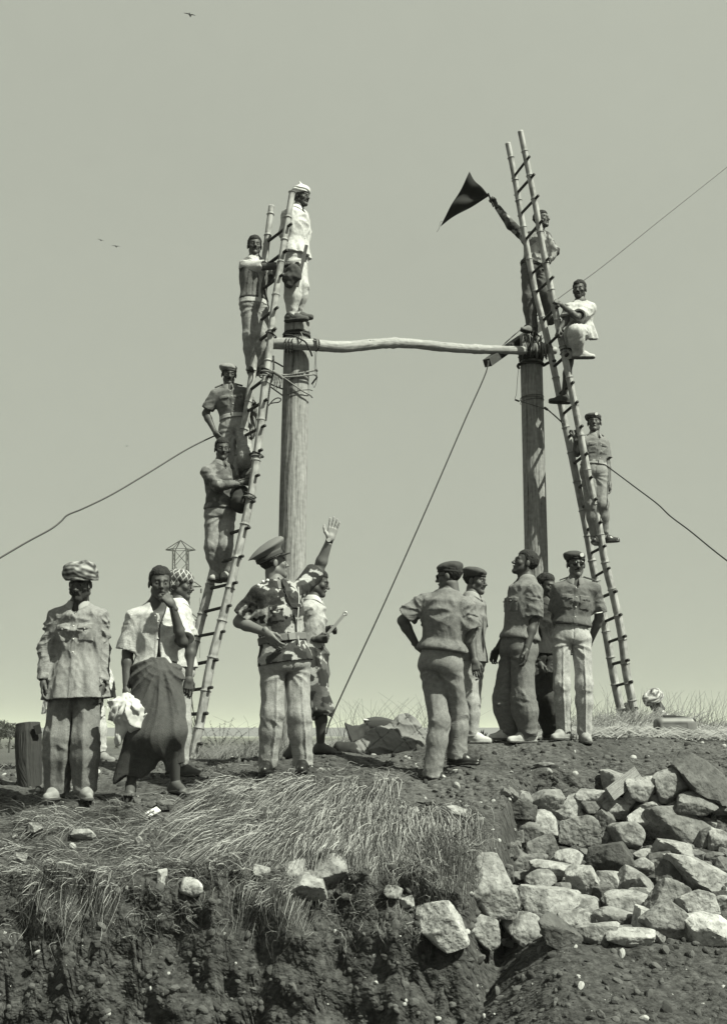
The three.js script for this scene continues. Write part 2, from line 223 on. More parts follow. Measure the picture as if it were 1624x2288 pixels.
    shirt: { tone: .15, hem: .10, sleeve: 'short', loose: .02, flare: .1, fold: .008, cuff: 1, collar: 1, pockets: 2, placket: 1, epaul: 1, blouse: .015 }, trousers: { tone: .36, loose: .014, hemR: .066, cut: .075, fold: .012, iron: 1 }, shoe: .24, belt: { at: .115, tone: .10, wide: .04, buckle: .3 } },
  { id: 'P11', d: 15, label: 'man in a bulky pale turban bending in the grass beyond the right ladder', yaw: -60, pitch: -38, hat: 'turban', hatTone: [.12, .42], skin: .07,
    J: { head: [1463, 1570, 0], neck: [1470, 1592, 0], shR: [1460, 1602, -.15], shL: [1482, 1604, .15], elR: [1455, 1640, -.1], elL: [1468, 1642, .2], wrR: [1440, 1660, -.1], wrL: [1445, 1665, .2], pel: [1495, 1660, -.1], hipR: [1492, 1664, -.08], hipL: [1497, 1664, .08], knR: [1460, 1655, -.05], knL: [1462, 1660, .1], anR: [1470, 1715, -.05], anL: [1474, 1720, .1], toeR: [1440, 1722, 0], toeL: [1446, 1726, .1] },
    shirt: { tone: .46, hem: 0, sleeve: 'long', loose: .02, flare: .1, fold: .01 }, trousers: { tone: .4, loose: .03, hemR: .07, cut: .08, fold: .01 }, shoe: .1 },
  { id: 'P11b', d: 18, label: 'man whose dark-haired head just shows above the grass at the foot of the right ladder', yaw: -40, pitch: -20, hair: 1.1, skin: .08,
    J: { head: [1402, 1589, 0], neck: [1405, 1608, 0], shR: [1392, 1618, -.05], shL: [1420, 1620, .05], elR: [1388, 1655, 0], elL: [1424, 1655, .1], wrR: [1392, 1685, 0], wrL: [1418, 1685, .1], pel: [1410, 1680, 0], hipR: [1400, 1684, 0], hipL: [1420, 1684, 0], knR: [1398, 1735, 0], knL: [1420, 1735, 0], anR: [1400, 1785, 0], anL: [1420, 1785, 0], toeR: [1395, 1795, .15], toeL: [1418, 1795, .15] },
    shirt: { tone: .5, hem: 0, sleeve: 'long', loose: .02, flare: .1, fold: .01 }, trousers: { tone: .4, loose: .02, hemR: .07, cut: .08, fold: .01 }, shoe: .1 },
  { id: 'P12', d: 11.75, label: 'lowest man on the left ladder, in a padded jacket, gripping the bamboo rail', yaw: 16, pitch: -6, hair: 1.05, mous: .8, skin: .068, h: .010,
    J: { head: [497, 1004, 0], neck: [492, 1036, 0], shR: [463, 1052, .1], shL: [515, 1048, -.1], elR: [488, 1086, .22], elL: [528, 1090, -.12], wrR: [543, 1078, .17], wrL: [545, 1062, -.05], pel: [492, 1145, 0], hipR: [477, 1150, .03], hipL: [507, 1150, -.03], knR: [474, 1222, .05], knL: [504, 1222, .08], anR: [486, 1284, -.05], anL: [503, 1282, -.03], toeR: [474, 1302, .1], toeL: [503, 1302, .15] },
    hands: { R: { pose: 'fist', dir: [1, -.05, -.1], palm: [.05, .1, -1] }, L: { pose: 'fist', dir: [.6, .7, 0], palm: [.3, 0, -1] } },
    shirt: { tone: .16, hem: .03, sleeve: 'long', loose: .024, flare: .05, fold: .008, camo: [.11, .16, .21], quilt: 1, collar: 1 }, trousers: { tone: .24, loose: .02, hemR: .06, cut: .06, fold: .014 }, shoe: .25 },
  { id: 'P13', d: 12.0, label: 'soldier in pale beret and short sleeves on the left ladder, one hand on his hip', yaw: 14, pitch: -12, hat: 'beret', hatTone: .20, hair: .9, mous: 1, skin: .065, h: .010,
    J: { head: [512, 837, 0], neck: [513, 866, 0], shR: [482, 880, .03], shL: [545, 876, -.03], elR: [460, 924, 0], elL: [566, 916, 0], wrR: [480, 964, .05], wrL: [567, 955, .12], pel: [525, 955, 0], hipR: [508, 960, 0], hipL: [543, 960, 0], knL: [549, 1022, .28], knR: [514, 1032, .1], anL: [542, 1052, 0], anR: [516, 1106, 0], toeL: [558, 1066, .12], toeR: [522, 1122, .1] },
    hands: { R: { pose: 'relaxed', dir: [.5, -.7, .2], palm: [.6, .2, -.7] } },
    shirt: { tone: .17, hem: .105, sleeve: 'short', loose: .02, flare: .08, fold: .007, collar: 1, pockets: 2, placket: 1, epaul: 1 }, trousers: { tone: .27, loose: .024, hemR: .065, cut: .06, fold: .014 }, shoe: .05, belt: { at: .115, tone: .30, wide: .05, buckle: .3 } },
  { id: 'P14', d: 12.0, label: 'smiling man in a striped waistcoat near the top of the left ladder, arm stretched across', yaw: 12, pitch: -4, hair: 1.1, mous: 1.1, skin: .08, h: .010,
    J: { head: [569, 550, 0], neck: [568, 577, 0], shR: [548, 592, .1], shL: [589, 588, -.1], elR: [598, 596, .16], elL: [600, 626, -.1], wrR: [648, 591, .20], wrL: [616, 606, -.16], pel: [567, 682, 0], hipR: [556, 688, .04], hipL: [582, 688, -.04], knR: [560, 754, .08], knL: [584, 752, .1], anR: [564, 824, 0], anL: [580, 820, 0], toeR: [560, 842, .13], toeL: [592, 838, .1] },
    hands: { R: { pose: 'fist', dir: [1, 0, 0], palm: [.1, -.3, -.9] }, L: { pose: 'fist', dir: [.6, .5, -.3], palm: [.3, -.2, -1] } },
    shirt: { tone: .46, hem: -.01, sleeve: 'short', loose: .015, flare: .06, fold: .008 }, vest: { tone: .17, hem: .045, loose: .028, stripe: 1 }, trousers: { tone: .25, loose: .022, hemR: .066, cut: .06, fold: .014 }, shoe: .05 },
  { id: 'P15', d: 12.0, label: 'man in white turban, tunic and trousers standing on top of the left pole', yaw: 58, pitch: -4, hat: 'wrap', hatTone: [.50, .60], mous: .8, skin: .05, h: .010,
    J: { head: [673, 441, 0], neck: [664, 468, 0], shR: [642, 480, .12], shL: [677, 480, -.12], elR: [635, 522, .06], elL: [684, 522, -.12], wrR: [646, 560, -.1], wrL: [680, 560, -.02], pel: [660, 572, 0], hipR: [653, 576, .06], hipL: [668, 576, -.06], knR: [655, 640, .1], knL: [672, 640, .02], anR: [652, 703, .06], anL: [664, 701, -.06], toeR: [672, 722, .08], toeL: [686, 716, -.02] },
    shirt: { tone: .50, hem: -.02, sleeve: 'long', loose: .02, flare: .16, fold: .011, collar: 1, placket: 1 }, trousers: { tone: .48, loose: .032, hemR: .05, cut: .05, fold: .014 }, shoe: .09 },
  { id: 'P16', d: 13.35, label: 'man in camouflage jacket standing on top of the right pole, waving the flag', yaw: 50, pitch: 2, hair: 1.1, skin: .072, h: .010,
    J: { head: [1209, 491, 0], neck: [1204, 518, 0], shR: [1176, 532, .02], shL: [1219, 527, -.08], elR: [1141, 503, 0], elL: [1238, 562, -.1], wrR: [1108, 459, .02], wrL: [1222, 588, 0], pel: [1190, 602, 0], hipR: [1180, 606, .05], hipL: [1203, 606, -.05], knR: [1181, 668, .06], knL: [1218, 657, 0], anR: [1188, 732, 0], anL: [1231, 708, -.12], toeR: [1168, 746, .1], toeL: [1240, 722, .05] },
    hands: { R: { pose: 'fist', dir: [-.5, .85, .1], palm: [-.6, -.3, .7] } },
    shirt: { tone: .14, hem: .02, sleeve: 'long', loose: .022, flare: .06, fold: .008, camo: [.05, .13, .30], collar: 1 }, trousers: { tone: .13, loose: .022, hemR: .075, cut: .06, fold: .012 }, shoe: .15, belt: { at: .06, tone: .08, wide: .035 } },
  { id: 'P17', d: 12.95, label: 'man in loose white clothes crouching on the right ladder, holding its rail', yaw: -26, pitch: -6, hair: 1.1, skin: .07, beard: .3, h: .010,
    J: { head: [1294, 648, 0], neck: [1296, 674, 0], shR: [1272, 687, .06], shL: [1318, 686, -.02], elL: [1288, 709, .2], elR: [1264, 716, .1], wrL: [1254, 682, .12], wrR: [1250, 735, .15], pel: [1296, 738, -.1], hipR: [1284, 742, -.05], hipL: [1306, 742, -.1], knL: [1285, 742, .30], knR: [1270, 812, -.02], anL: [1292, 786, .10], anR: [1259, 887, -.2], toeL: [1316, 792, .1], toeR: [1238, 906, -.18] },
    hands: { L: { pose: 'fist', dir: [-.75, .6, 0], palm: [-.3, -.3, -.9] }, R: { pose: 'fist' } },
    shirt: { tone: .47, hem: -.12, sleeve: 'short', loose: .024, flare: .2, fold: .013, sl: .015 }, trousers: { tone: .46, loose: .032, hemR: .07, cutR: .52, cut: .06, fold: .016 }, shoe: .06, shoeL: .36 },
  { id: 'P18', d: 13.1, label: 'young soldier in badged beret and short sleeves standing on the right ladder', yaw: -14, pitch: 4, hat: 'beret', hatTone: .07, badge: 1, hair: .9, skin: .10, h: .010,
    J: { head: [1327, 945, 0], neck: [1327, 974, 0], shR: [1303, 987, .08], shL: [1347, 988, -.05], elR: [1288, 1014, 0], elL: [1355, 1034, -.05], wrR: [1284, 980, .12], wrL: [1360, 1078, 0], pel: [1325, 1054, 0], hipR: [1314, 1058, 0], hipL: [1340, 1058, 0], knR: [1322, 1131, .05], knL: [1344, 1128, .08], anR: [1331, 1202, 0], anL: [1346, 1198, -.08], toeR: [1327, 1222, .15], toeL: [1366, 1220, -.04] },
    hands: { R: { pose: 'fist', dir: [-.1, 1, 0], palm: [-.6, 0, -.7] } },
    shirt: { tone: .19, hem: .10, sleeve: 'short', loose: .02, flare: .1, fold: .007, collar: 1, pockets: 2, placket: 1, epaul: 1 }, trousers: { tone: .24, loose: .022, hemR: .066, cut: .07, fold: .012 }, shoe: .04, belt: { at: .10, tone: .26, wide: .05, buckle: .3 } },
];
const FOOT = [];
for (const o of PEOPLE) { o.P = {}; for (const k in o.J) { const [u, v, z] = o.J[k]; o.P[k] = at(u, v, o.d - z); } if (o.g) for (const k of ['anL', 'anR']) FOOT.push([o.P[k].x, -o.P[k].z, o.P[k].y - .085]); }
// ---------------------------------------------------------------- ground: mound, cut bank, pit, plain
const GP = [];   // points of the mound's surface: [x, depth, y]
const gp = (u, v, d) => { const p = at(u, v, d); GP.push([p.x, d, p.y]); };
for (const [u, v, d] of [[20, 1752, 9.4], [20, 1830, 8.2], [20, 1950, 7.4], [110, 1800, 8.2], [200, 1860, 7.9], [200, 1945, 7.35], [430, 1860, 7.8], [430, 1935, 7.3], [560, 1790, 8.2], [650, 1820, 7.9], [650, 1935, 7.2], [850, 1830, 7.9], [850, 1945, 7.15],
  [1000, 1795, 8.3], [1040, 1880, 7.8], [1080, 1720, 9.2], [1150, 1700, 9.6], [1120, 1745, 9.15], [1350, 1693, 9.7], [1350, 1735, 9.35], [1500, 1690, 9.8], [1600, 1680, 9.9], [1620, 1735, 9.4], [100, 1712, 10.6], [20, 1720, 10.4], [250, 1705, 11], [330, 1700, 11.2],
  [450, 1698, 11.4], [560, 1690, 11.6], [700, 1685, 11.6], [800, 1684, 10.6], [860, 1670, 12], [930, 1685, 10.7], [1000, 1660, 12], [1080, 1658, 12], [1200, 1655, 12.6], [1330, 1655, 11], [1450, 1650, 11], [1600, 1660, 11], [1400, 1632, 12.6], [1500, 1636, 12.6], [1600, 1650, 12.6], [1250, 1646, 14], [1400, 1640, 14.2], [1550, 1648, 14.2], [600, 1680, 13], [850, 1664, 13.5], [640, 1715, 8.9], [600, 1735, 8.6], [860, 1725, 9.2], [800, 1760, 8.6]]) gp(u, v, d);
const edge = (x) => { // where the mound breaks off towards the camera (depth)
  const s = sstep(.50, 1.50, x + .12 * noise(x * 3, 4, 0)); return lerp(7.18, 9.22, s) + .16 * noise(x * 2.1, 7, 1) + .08 * noise(x * 7, 3, 1);
};
const pitY = (x, d) => { const a = EYE - .76 - (9.2 - d) * .212 + .05 * noise(x * 1.4, d * 1.4, 9), b = EYE - 1.86 - .2 * sstep(6.6, 4.5, d); const s = sstep(.35, 1.2, x); return lerp(b, Math.max(a, b + .1), s); };
const FEET = [];
function top0(x, d) { let sw = 0, sy = 0; for (const p of GP) { const q = (x - p[0]) ** 2 + (d - p[1]) ** 2 * .8 + .012, w = 1 / (q * q); sw += w; sy += w * p[2]; } return sy / sw; }
function crest(x) { return lerp(11.2, 14.6, sstep(-2.4, 1.6, x)); }
function groundAt(x, d) {
  let y = top0(clamp(x, -3.6, 4.8), clamp(d, 7, 14.4));
  const away = Math.max(0, d - crest(x)) + Math.max(0, -4.2 - x) * 1.2 + Math.max(0, x - 6) * .8;
  y = lerp(y, -.02, sstep(0, 7, away));
  const near = sstep(-4, 4, 0) && d < 40;
  if (near) {
    let keep = 1; for (const f of FEET) { const q = (x - f[0]) ** 2 + (d - f[1]) ** 2; if (q < .09) keep = Math.min(keep, sstep(.01, .09, q)); }
    y += keep * (.030 * fbm(x * 1.6, d * 1.6, 2, 2) + .016 * fbm(x * 7, d * 7, 5, 2) + .009 * Math.abs(noise(x * 21, d * 21, 8)));
    const e = edge(x), k = sstep(e + .03, e - .34, d);
    if (k > 0) { const p = pitY(x, d); y = lerp(y, p, k) + (.10 * fbm(x * 3.6, d * 4.2 + y * 3, 3, 4) + .05 * fbm(x * 12, d * 12, 6, 3)) * (.35 + 2.9 * k * (1 - k) / (1 + ((edge(x + .06) - edge(x - .06)) / .12) ** 2 * 1.5)) * sstep(0, .12, k); }
  } else y += .15 * noise(x * .05, d * .05, 1);
  return y;
}
for (const f of FOOT) { GP.push([f[0], f[1], f[2]]); FEET.push([f[0], f[1]]); }
const GX0 = -4.6, GX1 = 5.6, GD0 = 4.2, GD1 = 17, GS = .025, GNX = Math.round((GX1 - GX0) / GS), GND = Math.round((GD1 - GD0) / GS), GY = new Float32Array((GNX + 1) * (GND + 1));
for (let j = 0; j <= GND; j++) for (let i = 0; i <= GNX; i++) GY[j * (GNX + 1) + i] = groundAt(GX0 + i * GS, GD0 + j * GS);
function ground(x, d) {
  const fx = (x - GX0) / GS, fd = (d - GD0) / GS; if (fx < 0 || fd < 0 || fx >= GNX || fd >= GND) return groundAt(x, d);
  const i = Math.floor(fx), j = Math.floor(fd), a = fx - i, b = fd - j, k = j * (GNX + 1) + i; return lerp(lerp(GY[k], GY[k + 1], a), lerp(GY[k + GNX + 1], GY[k + GNX + 2], a), b);
}
function hit(u, v, lift = 0) { for (let d = 4.3; d < 60; d += d < 16 ? .02 : .3) { const p = at(u, v, d); if (p.y <= ground(p.x, d) + lift) return p; } return at(u, v, 60); }
function shift(x, y, d) { const e = edge(x), sl = (edge(x + .06) - edge(x - .06)) / .12, kf = sstep(e + .12, e - .05, d) * sstep(e - .95, e - .40, d) / (1 + sl * sl * 3); return kf > 0 ? kf * (.11 * fbm(x * 3.2, y * 4.5, d * 3 + 7, 2) + .055 * Math.abs(noise(x * 11, y * 11, d * 9)) + .016 * noise(x * 26, y * 22, d * 20)) : 0; }
function onFace(p) { const q = shift(p.x, p.y, -p.z); p.y += q * .35; p.z += q; return p; }
const MSOIL = (() => {
  const bump = tex(512, (u, v) => .5 + .32 * tileN(u, v, 46, 0, 4)), map = tex(512, (u, v) => clamp(.66 + .42 * tileN(u, v, 90, 5, 4) + (tileN(u, v, 150, 9, 1) > .52 ? .3 : 0), .2, 1));
  return new THREE.MeshStandardMaterial({ vertexColors: true, roughness: 1, bumpMap: bump, bumpScale: .045, map });
})();
{
  const xs = [], ds = [], FACE = [];
  for (let i = 0; i <= GNX; i++) xs.push(GX0 + i * GS); for (let j = 0; j <= GND; j++) { const d = GD0 + j * GS; ds.push(d); if (j < GND && ((d > 6.6 && d < 7.5) || (d > 8.75 && d < 9.45))) ds.push(d + GS / 2); }
  for (let q = 0, s = .05; q < 80; q++, s *= 1.14) { xs.push(xs[xs.length - 1] + s); xs.unshift(xs[0] - s); ds.push(ds[ds.length - 1] + s); if (q < 45) ds.unshift(ds[0] - s); }
  const nx = xs.length, nd = ds.length, pos = new Float32Array(nx * nd * 3), uv = new Float32Array(nx * nd * 2), c = new Float32Array(nx * nd * 3), idx = [];
  for (let j = 0; j < nd; j++) for (let i = 0; i < nx; i++) {
    const k = j * nx + i, x = xs[i], d = ds[j], y = ground(x, d); { const q = shift(x, y, d); pos.set([x, y + q * .35, -d + q], k * 3); } uv.set([x * .9, d * .9 + y * .9], k * 2);
    const trod = sstep(-.25, .25, noise(x * 1.1, d * 1.1, 3) + .25 * noise(x * 9, d * 9, 1)), bank = sstep(edge(x) + .1, edge(x) - .2, d);
    let g = lerp(.052 + .035 * trod + .028 * noise(x * 17, d * 17, 4), .050 + .026 * noise(x * 6, d * 6 + y * 5, 6) + .034 * noise(x * 19, y * 19, d * 19), bank);
    g = Math.max(.02, g);
    c.set([g * TINT[0], g * TINT[1], g * TINT[2]], k * 3);
    if (i < nx - 1 && j < nd - 1) idx.push(k, k + 1, k + nx, k + 1, k + nx + 1, k + nx);
  }
  const g = new THREE.BufferGeometry(); g.setAttribute('position', new THREE.BufferAttribute(pos, 3)); g.setAttribute('uv', new THREE.BufferAttribute(uv, 2)); g.setAttribute('color', new THREE.BufferAttribute(c, 3)); g.setIndex(idx); g.computeVertexNormals();
  const m = shadow(new THREE.Mesh(g, MSOIL)); m.name = 'ground'; m.userData = { kind: 'structure', label: 'trodden dark earth mound with a broken bank, plain behind' }; scene.add(m);
}

// ---------------------------------------------------------------- the two poles and what is lashed to them
const woodMap = tex(512, (u, v) => clamp(.70 + .26 * grainN(u, v, 40, 3, 3, 3) + .14 * tileN(u, v, 60, 8, 2) - (grainN(u, v, 16, 1, 12, 1) > .42 ? .35 : 0), .12, 1)), woodBump = tex(512, (u, v) => .5 + .35 * grainN(u, v, 40, 3, 3, 3) + .12 * tileN(u, v, 50, 8, 2));
const MWOOD = new THREE.MeshStandardMaterial({ color: col(.30), roughness: .95, map: woodMap, bumpMap: woodBump, bumpScale: .008 });
const MWOOD2 = new THREE.MeshStandardMaterial({ color: col(.27), roughness: .95, map: woodMap, bumpMap: woodBump, bumpScale: .010 });
const MLOG = new THREE.MeshStandardMaterial({ color: col(.36), roughness: .85, map: woodMap, bumpMap: woodBump, bumpScale: .004 });
const MDARK = std(.028, .9), MROPE = std(.20, .95), MROPED = std(.035, .95), MWIRE = std(.03, .6), MMETAL = std(.05, .5);
const PL = 12.1, PR = 13.5;
function pole(name, label, mat, top, bot, d, r0, r1, cracks, seed) {
  const a = at(bot[0], bot[1], d), b = at(top[0], top[1], d); a.y -= .4; const pts = [a, a.clone().lerp(b, .5), b];
  const t = thing(name, label, 'pole', V(a.x, ground(a.x, d), a.z));
  const g = sweep(pts, (s, ang) => { let r = lerp(r0, r1, s) * (1 + .012 * noise(s * 9, Math.cos(ang) * 1.2, seed + Math.sin(ang))) + .0018 * noise(s * 3, Math.cos(ang) * 22, Math.sin(ang) * 22); for (const [ca, s0, s1, wd] of cracks) { const da = Math.abs(ang - ca - .05 * noise(s * 12, ca, 2)), q = Math.exp(-((da / .028) ** 2)); if (s > s0 && s < s1) r -= q * wd * Math.min(1, (s - s0) * 30, (s1 - s) * 30); } return r; }, 150, 96, true, true);
  part('shaft', g, mat, t); return t;
}
function ringRope(c, axis, R, r, tilt = 0, ph = 0, turns = 1, pitch = 0) {
  const x = V(1, 0, 0).addScaledVector(axis, -axis.x).normalize(), z = x.clone().cross(axis), P = [];
  const n = Math.round(20 * turns); for (let i = 0; i <= n; i++) { const a = ph + i / n * turns * 6.2832; P.push(c.clone().addScaledVector(x, Math.cos(a) * R).addScaledVector(z, Math.sin(a) * R).addScaledVector(axis, tilt * Math.cos(a) + pitch * i / n)); }
  return sweep(P, (t) => r * (1 + .14 * Math.sin(t * n * 16)), n * 5, 7);
}
const poleL = pole('utility_pole', 'thick pale wooden pole on the left, carrying the man in the white turban', MWOOD, [664, 723], [642, 1690], PL, .163, .148, [[2.2, .1, .5, .012], [1.2, .3, .9, .010], [1.75, .55, .8, .008], [.8, .05, .4, .008]], 1);
const poleR = pole('utility_pole', 'cracked grey wooden pole on the right, standing behind the man in overalls', MWOOD2, [1185, 752], [1207, 1652], PR, .145, .140, [[1.05, .12, .72, .03], [2.05, .42, .56, .02], [1.5, .5, .6, .012]], 2);
{
  const c = at(664, 738, PL); const up = V(.01, 1, 0).normalize();
  part('cap', sweep([at(664, 746, PL), at(664, 722, PL)], (t, a) => .150 + .004 * Math.sin(a * 5) - .012 * sstep(.85, 1, t), 8, 28, true, true), MWOOD, poleL);
  part('iron_band', sweep([at(663, 757, PL), at(663, 750, PL)], () => .163, 2, 32, true), MDARK, poleL);
  part('iron_band', sweep([at(663, 749, PL), at(663, 746, PL)], () => .157, 2, 32, true), MDARK, poleL);
}
{ // cross log
  const P = [[606, 767, 11.86], [700, 771, 11.9], [770, 775, 12.1], [830, 770, 12.3], [870, 766, 12.4], [920, 768, 12.55], [990, 775, 12.75], [1060, 780, 12.95], [1120, 782, 13.1], [1175, 783, 13.25], [1240, 783, 13.4]].map((p) => at(...p));
  const t = thing('cross_log', 'pale crooked log lashed level between the tops of the two poles', 'log', P[5].clone());
  part('log', sweep(P, (s, a) => lerp(.068, .050, s) * (1 + .05 * noise(s * 16, Math.cos(a), Math.sin(a))) + .0035 * noise(s * 60, Math.cos(a) * 2, Math.sin(a) * 2) + .006 * Math.pow(Math.max(0, noise(s * 22, Math.cos(a) * 1.5 + 5, Math.sin(a) * 1.5)), 2) * 3 + .010 * Math.exp(-(((s - .42) / .012) ** 2)) + .006 * Math.exp(-(((s - .70) / .008) ** 2)), 120, 20), MLOG, t);
  const k = (u, v, d) => part('knot', new THREE.SphereGeometry(.014, 8, 6).translate(...at(u, v, d).toArray()), MDARK, t); k(826, 762, 12.24); k(1040, 777, 12.85);
}
{ // squared crossarm behind the right pole
  const a = at(1088, 811, 12.9), b = at(1216, 722, 14.3); const t = thing('crossarm', 'dark squared timber arm bolted slantwise across the top of the right pole', 'timber', a.clone().lerp(b, .5));
  part('beam', bar(a, b, .095, .10), std(.06, .9, { map: woodMap }), t); part('bolt', rod(at(1090, 806, 12.85), at(1090, 818, 12.85), .012), MMETAL, t);
}
function cord(name, label, cat, px, r, mat, seg = 40) { const P = px.map((p) => at(...p)); return solo(name, label, cat, sweep(P, () => r, seg, 6), mat, P[0].clone()); }
cord('guy_wire', 'thick dark stay wire slanting from the crossarm down to the ground', 'wire', [[1090, 812, 12.85], [1086, 830, 12.8], [1040, 935, 12.6], [960, 1120, 12.2], [860, 1345, 11.7], [735, 1618, 11.2], [729, 1640, 11.15]], .0085, MWIRE);
cord('overhead_wire', 'thin wire running from the crossarm up to the right edge of the picture', 'wire', [[1098, 802, 13.0], [1104, 790, 13.1], [1240, 672, 13.6], [1330, 607, 14], [1480, 487, 15], [1700, 312, 16]], .0075, MWIRE);
cord('hanging_cable', 'sagging black cable on the left, leaving the ladder at the beret man’s hip', 'cable', [[480, 974, 12.1], [475, 976, 12.1], [420, 1003, 11.8], [330, 1058, 11.4], [245, 1108, 11], [185, 1137, 10.7], [150, 1152, 10.5], [138, 1164, 10.4], [118, 1180, 10.3], [60, 1212, 10], [-30, 1265, 9.6]], .0085, MWIRE, 80);
cord('hanging_cable', 'sagging black cable on the right, leaving the elbow of the soldier on the ladder', 'cable', [[1348, 1036, 13.2], [1356, 1042, 13.1], [1420, 1090, 12.6], [1470, 1128, 12.2], [1495, 1152, 12], [1540, 1186, 11.6], [1600, 1235, 11.2], [1700, 1310, 10.5]], .0085, MWIRE, 60);
{ // lashings, left pole
  const up = V(.018, 1, 0).normalize(), t = thing('rope_lashing', 'ropes tying the log and the left ladder to the left pole', 'rope', at(664, 800, PL));
  const r = (px, rad, mat, n = 'rope', seg = 30) => part(n, sweep(px.map((p) => at(...p)), (s) => rad * (1 + .12 * Math.sin(s * seg * 8)), seg * 6, 7), mat, t);
  for (const u of [640, 647, 654]) r([[u, 757, 11.80], [u - 2, 762, 11.775], [u + 1, 772, 11.77], [u - 1, 782, 11.80], [u - 1, 788, 11.9]], .008, MROPED, 'rope', 8);
  r([[632, 747, 11.98], [655, 750, 11.93], [670, 757, 11.79], [683, 765, 11.78], [692, 782, 11.82], [697, 795, 11.98]], .010, MROPED);
  r([[672, 742, 11.94], [676, 752, 11.9], [674, 760, 11.8], [668, 772, 11.79]], .006, MROPE, 'rope', 8);
  r([[702, 757, 11.84], [708, 759, 11.82], [709, 770, 11.80], [708, 782, 11.84]], .012, MROPE, 'rope', 8); r([[706, 757, 11.84], [712, 762, 11.83], [712, 776, 11.82], [706, 785, 11.86]], .012, MROPED, 'rope', 8);
  r([[600, 826, 11.8], [625, 836, 11.86], [640, 838, 11.93], [670, 834, 11.925], [695, 829, 11.98], [705, 827, 12.05], [708, 829, 12.2]], .0115, MROPE, 'rope', 40);
  r([[606, 832, 11.8], [635, 842, 11.92], [665, 841, 11.92], [690, 838, 11.96], [703, 837, 12.04], [708, 842, 12.1], [702, 851, 12.2], [697, 858, 12.25]], .0105, MROPE, 'rope', 40);
  r([[628, 840, 11.88], [640, 848, 11.93], [665, 866, 11.925], [680, 876, 11.94], [692, 882, 11.99], [698, 888, 12.06]], .0085, MROPE, 'rope', 40);
  r([[632, 888, 12.06], [648, 880, 11.95], [668, 873, 11.93], [690, 871, 11.98], [698, 873, 12.1]], .005, MROPED, 'rope', 20);
  r([[608, 806, 11.9], [620, 812, 12], [632, 819, 12.1]], .009, MROPED, 'rope', 10); r([[604, 858, 11.9], [618, 864, 12], [634, 870, 12.1]], .009, MROPED, 'rope', 10); r([[604, 864, 11.9], [618, 874, 12], [632, 884, 12.1]], .008, MROPED, 'rope', 10);
  r([[592, 915, 11.9], [602, 904, 11.9], [612, 893, 11.9], [622, 889, 11.9], [628, 892, 11.9], [624, 898, 11.9], [612, 900, 11.9], [603, 902, 11.9]], .007, MROPED, 'rope_loop', 20);
  r([[611, 795, 11.75], [611, 830, 11.74], [604, 860, 11.74], [598, 905, 11.74], [594, 940, 11.74]], .010, MROPED, 'rope', 30);
  r([[610, 830, 11.72], [618, 835, 11.72], [626, 840, 11.74], [632, 846, 11.76]], .020, MROPE, 'rope', 12);
  for (let i = 0; i < 9; i++) { const u = 606 + i * 2.6; r([[u, 838, 11.75 + .02 * (i % 3)], [u + 3, 850, 11.74], [u + R0() * 10 - 4, 862 + R0() * 12, 11.76]], .004, i % 2 ? MROPE : MROPED, 'frayed_end', 4); }
  const w = (px) => part('wire', sweep(px.map((p) => at(...p)), () => .0028, 20, 5), MWIRE, t);
  w([[702, 786, 11.9], [704, 800, 11.95], [703, 820, 12], [706, 840, 12]]); w([[707, 786, 11.9], [706, 812, 11.95], [708, 848, 12], [702, 866, 12.05], [699, 858, 12.05]]);
}
for (const [px, d, R] of [[[[573, 1012], [580, 1016]], 0, .055], [[[566, 1107], [563, 1112]], 0, .055], [[[604, 826], [601, 832]], 0, .055]]) { }
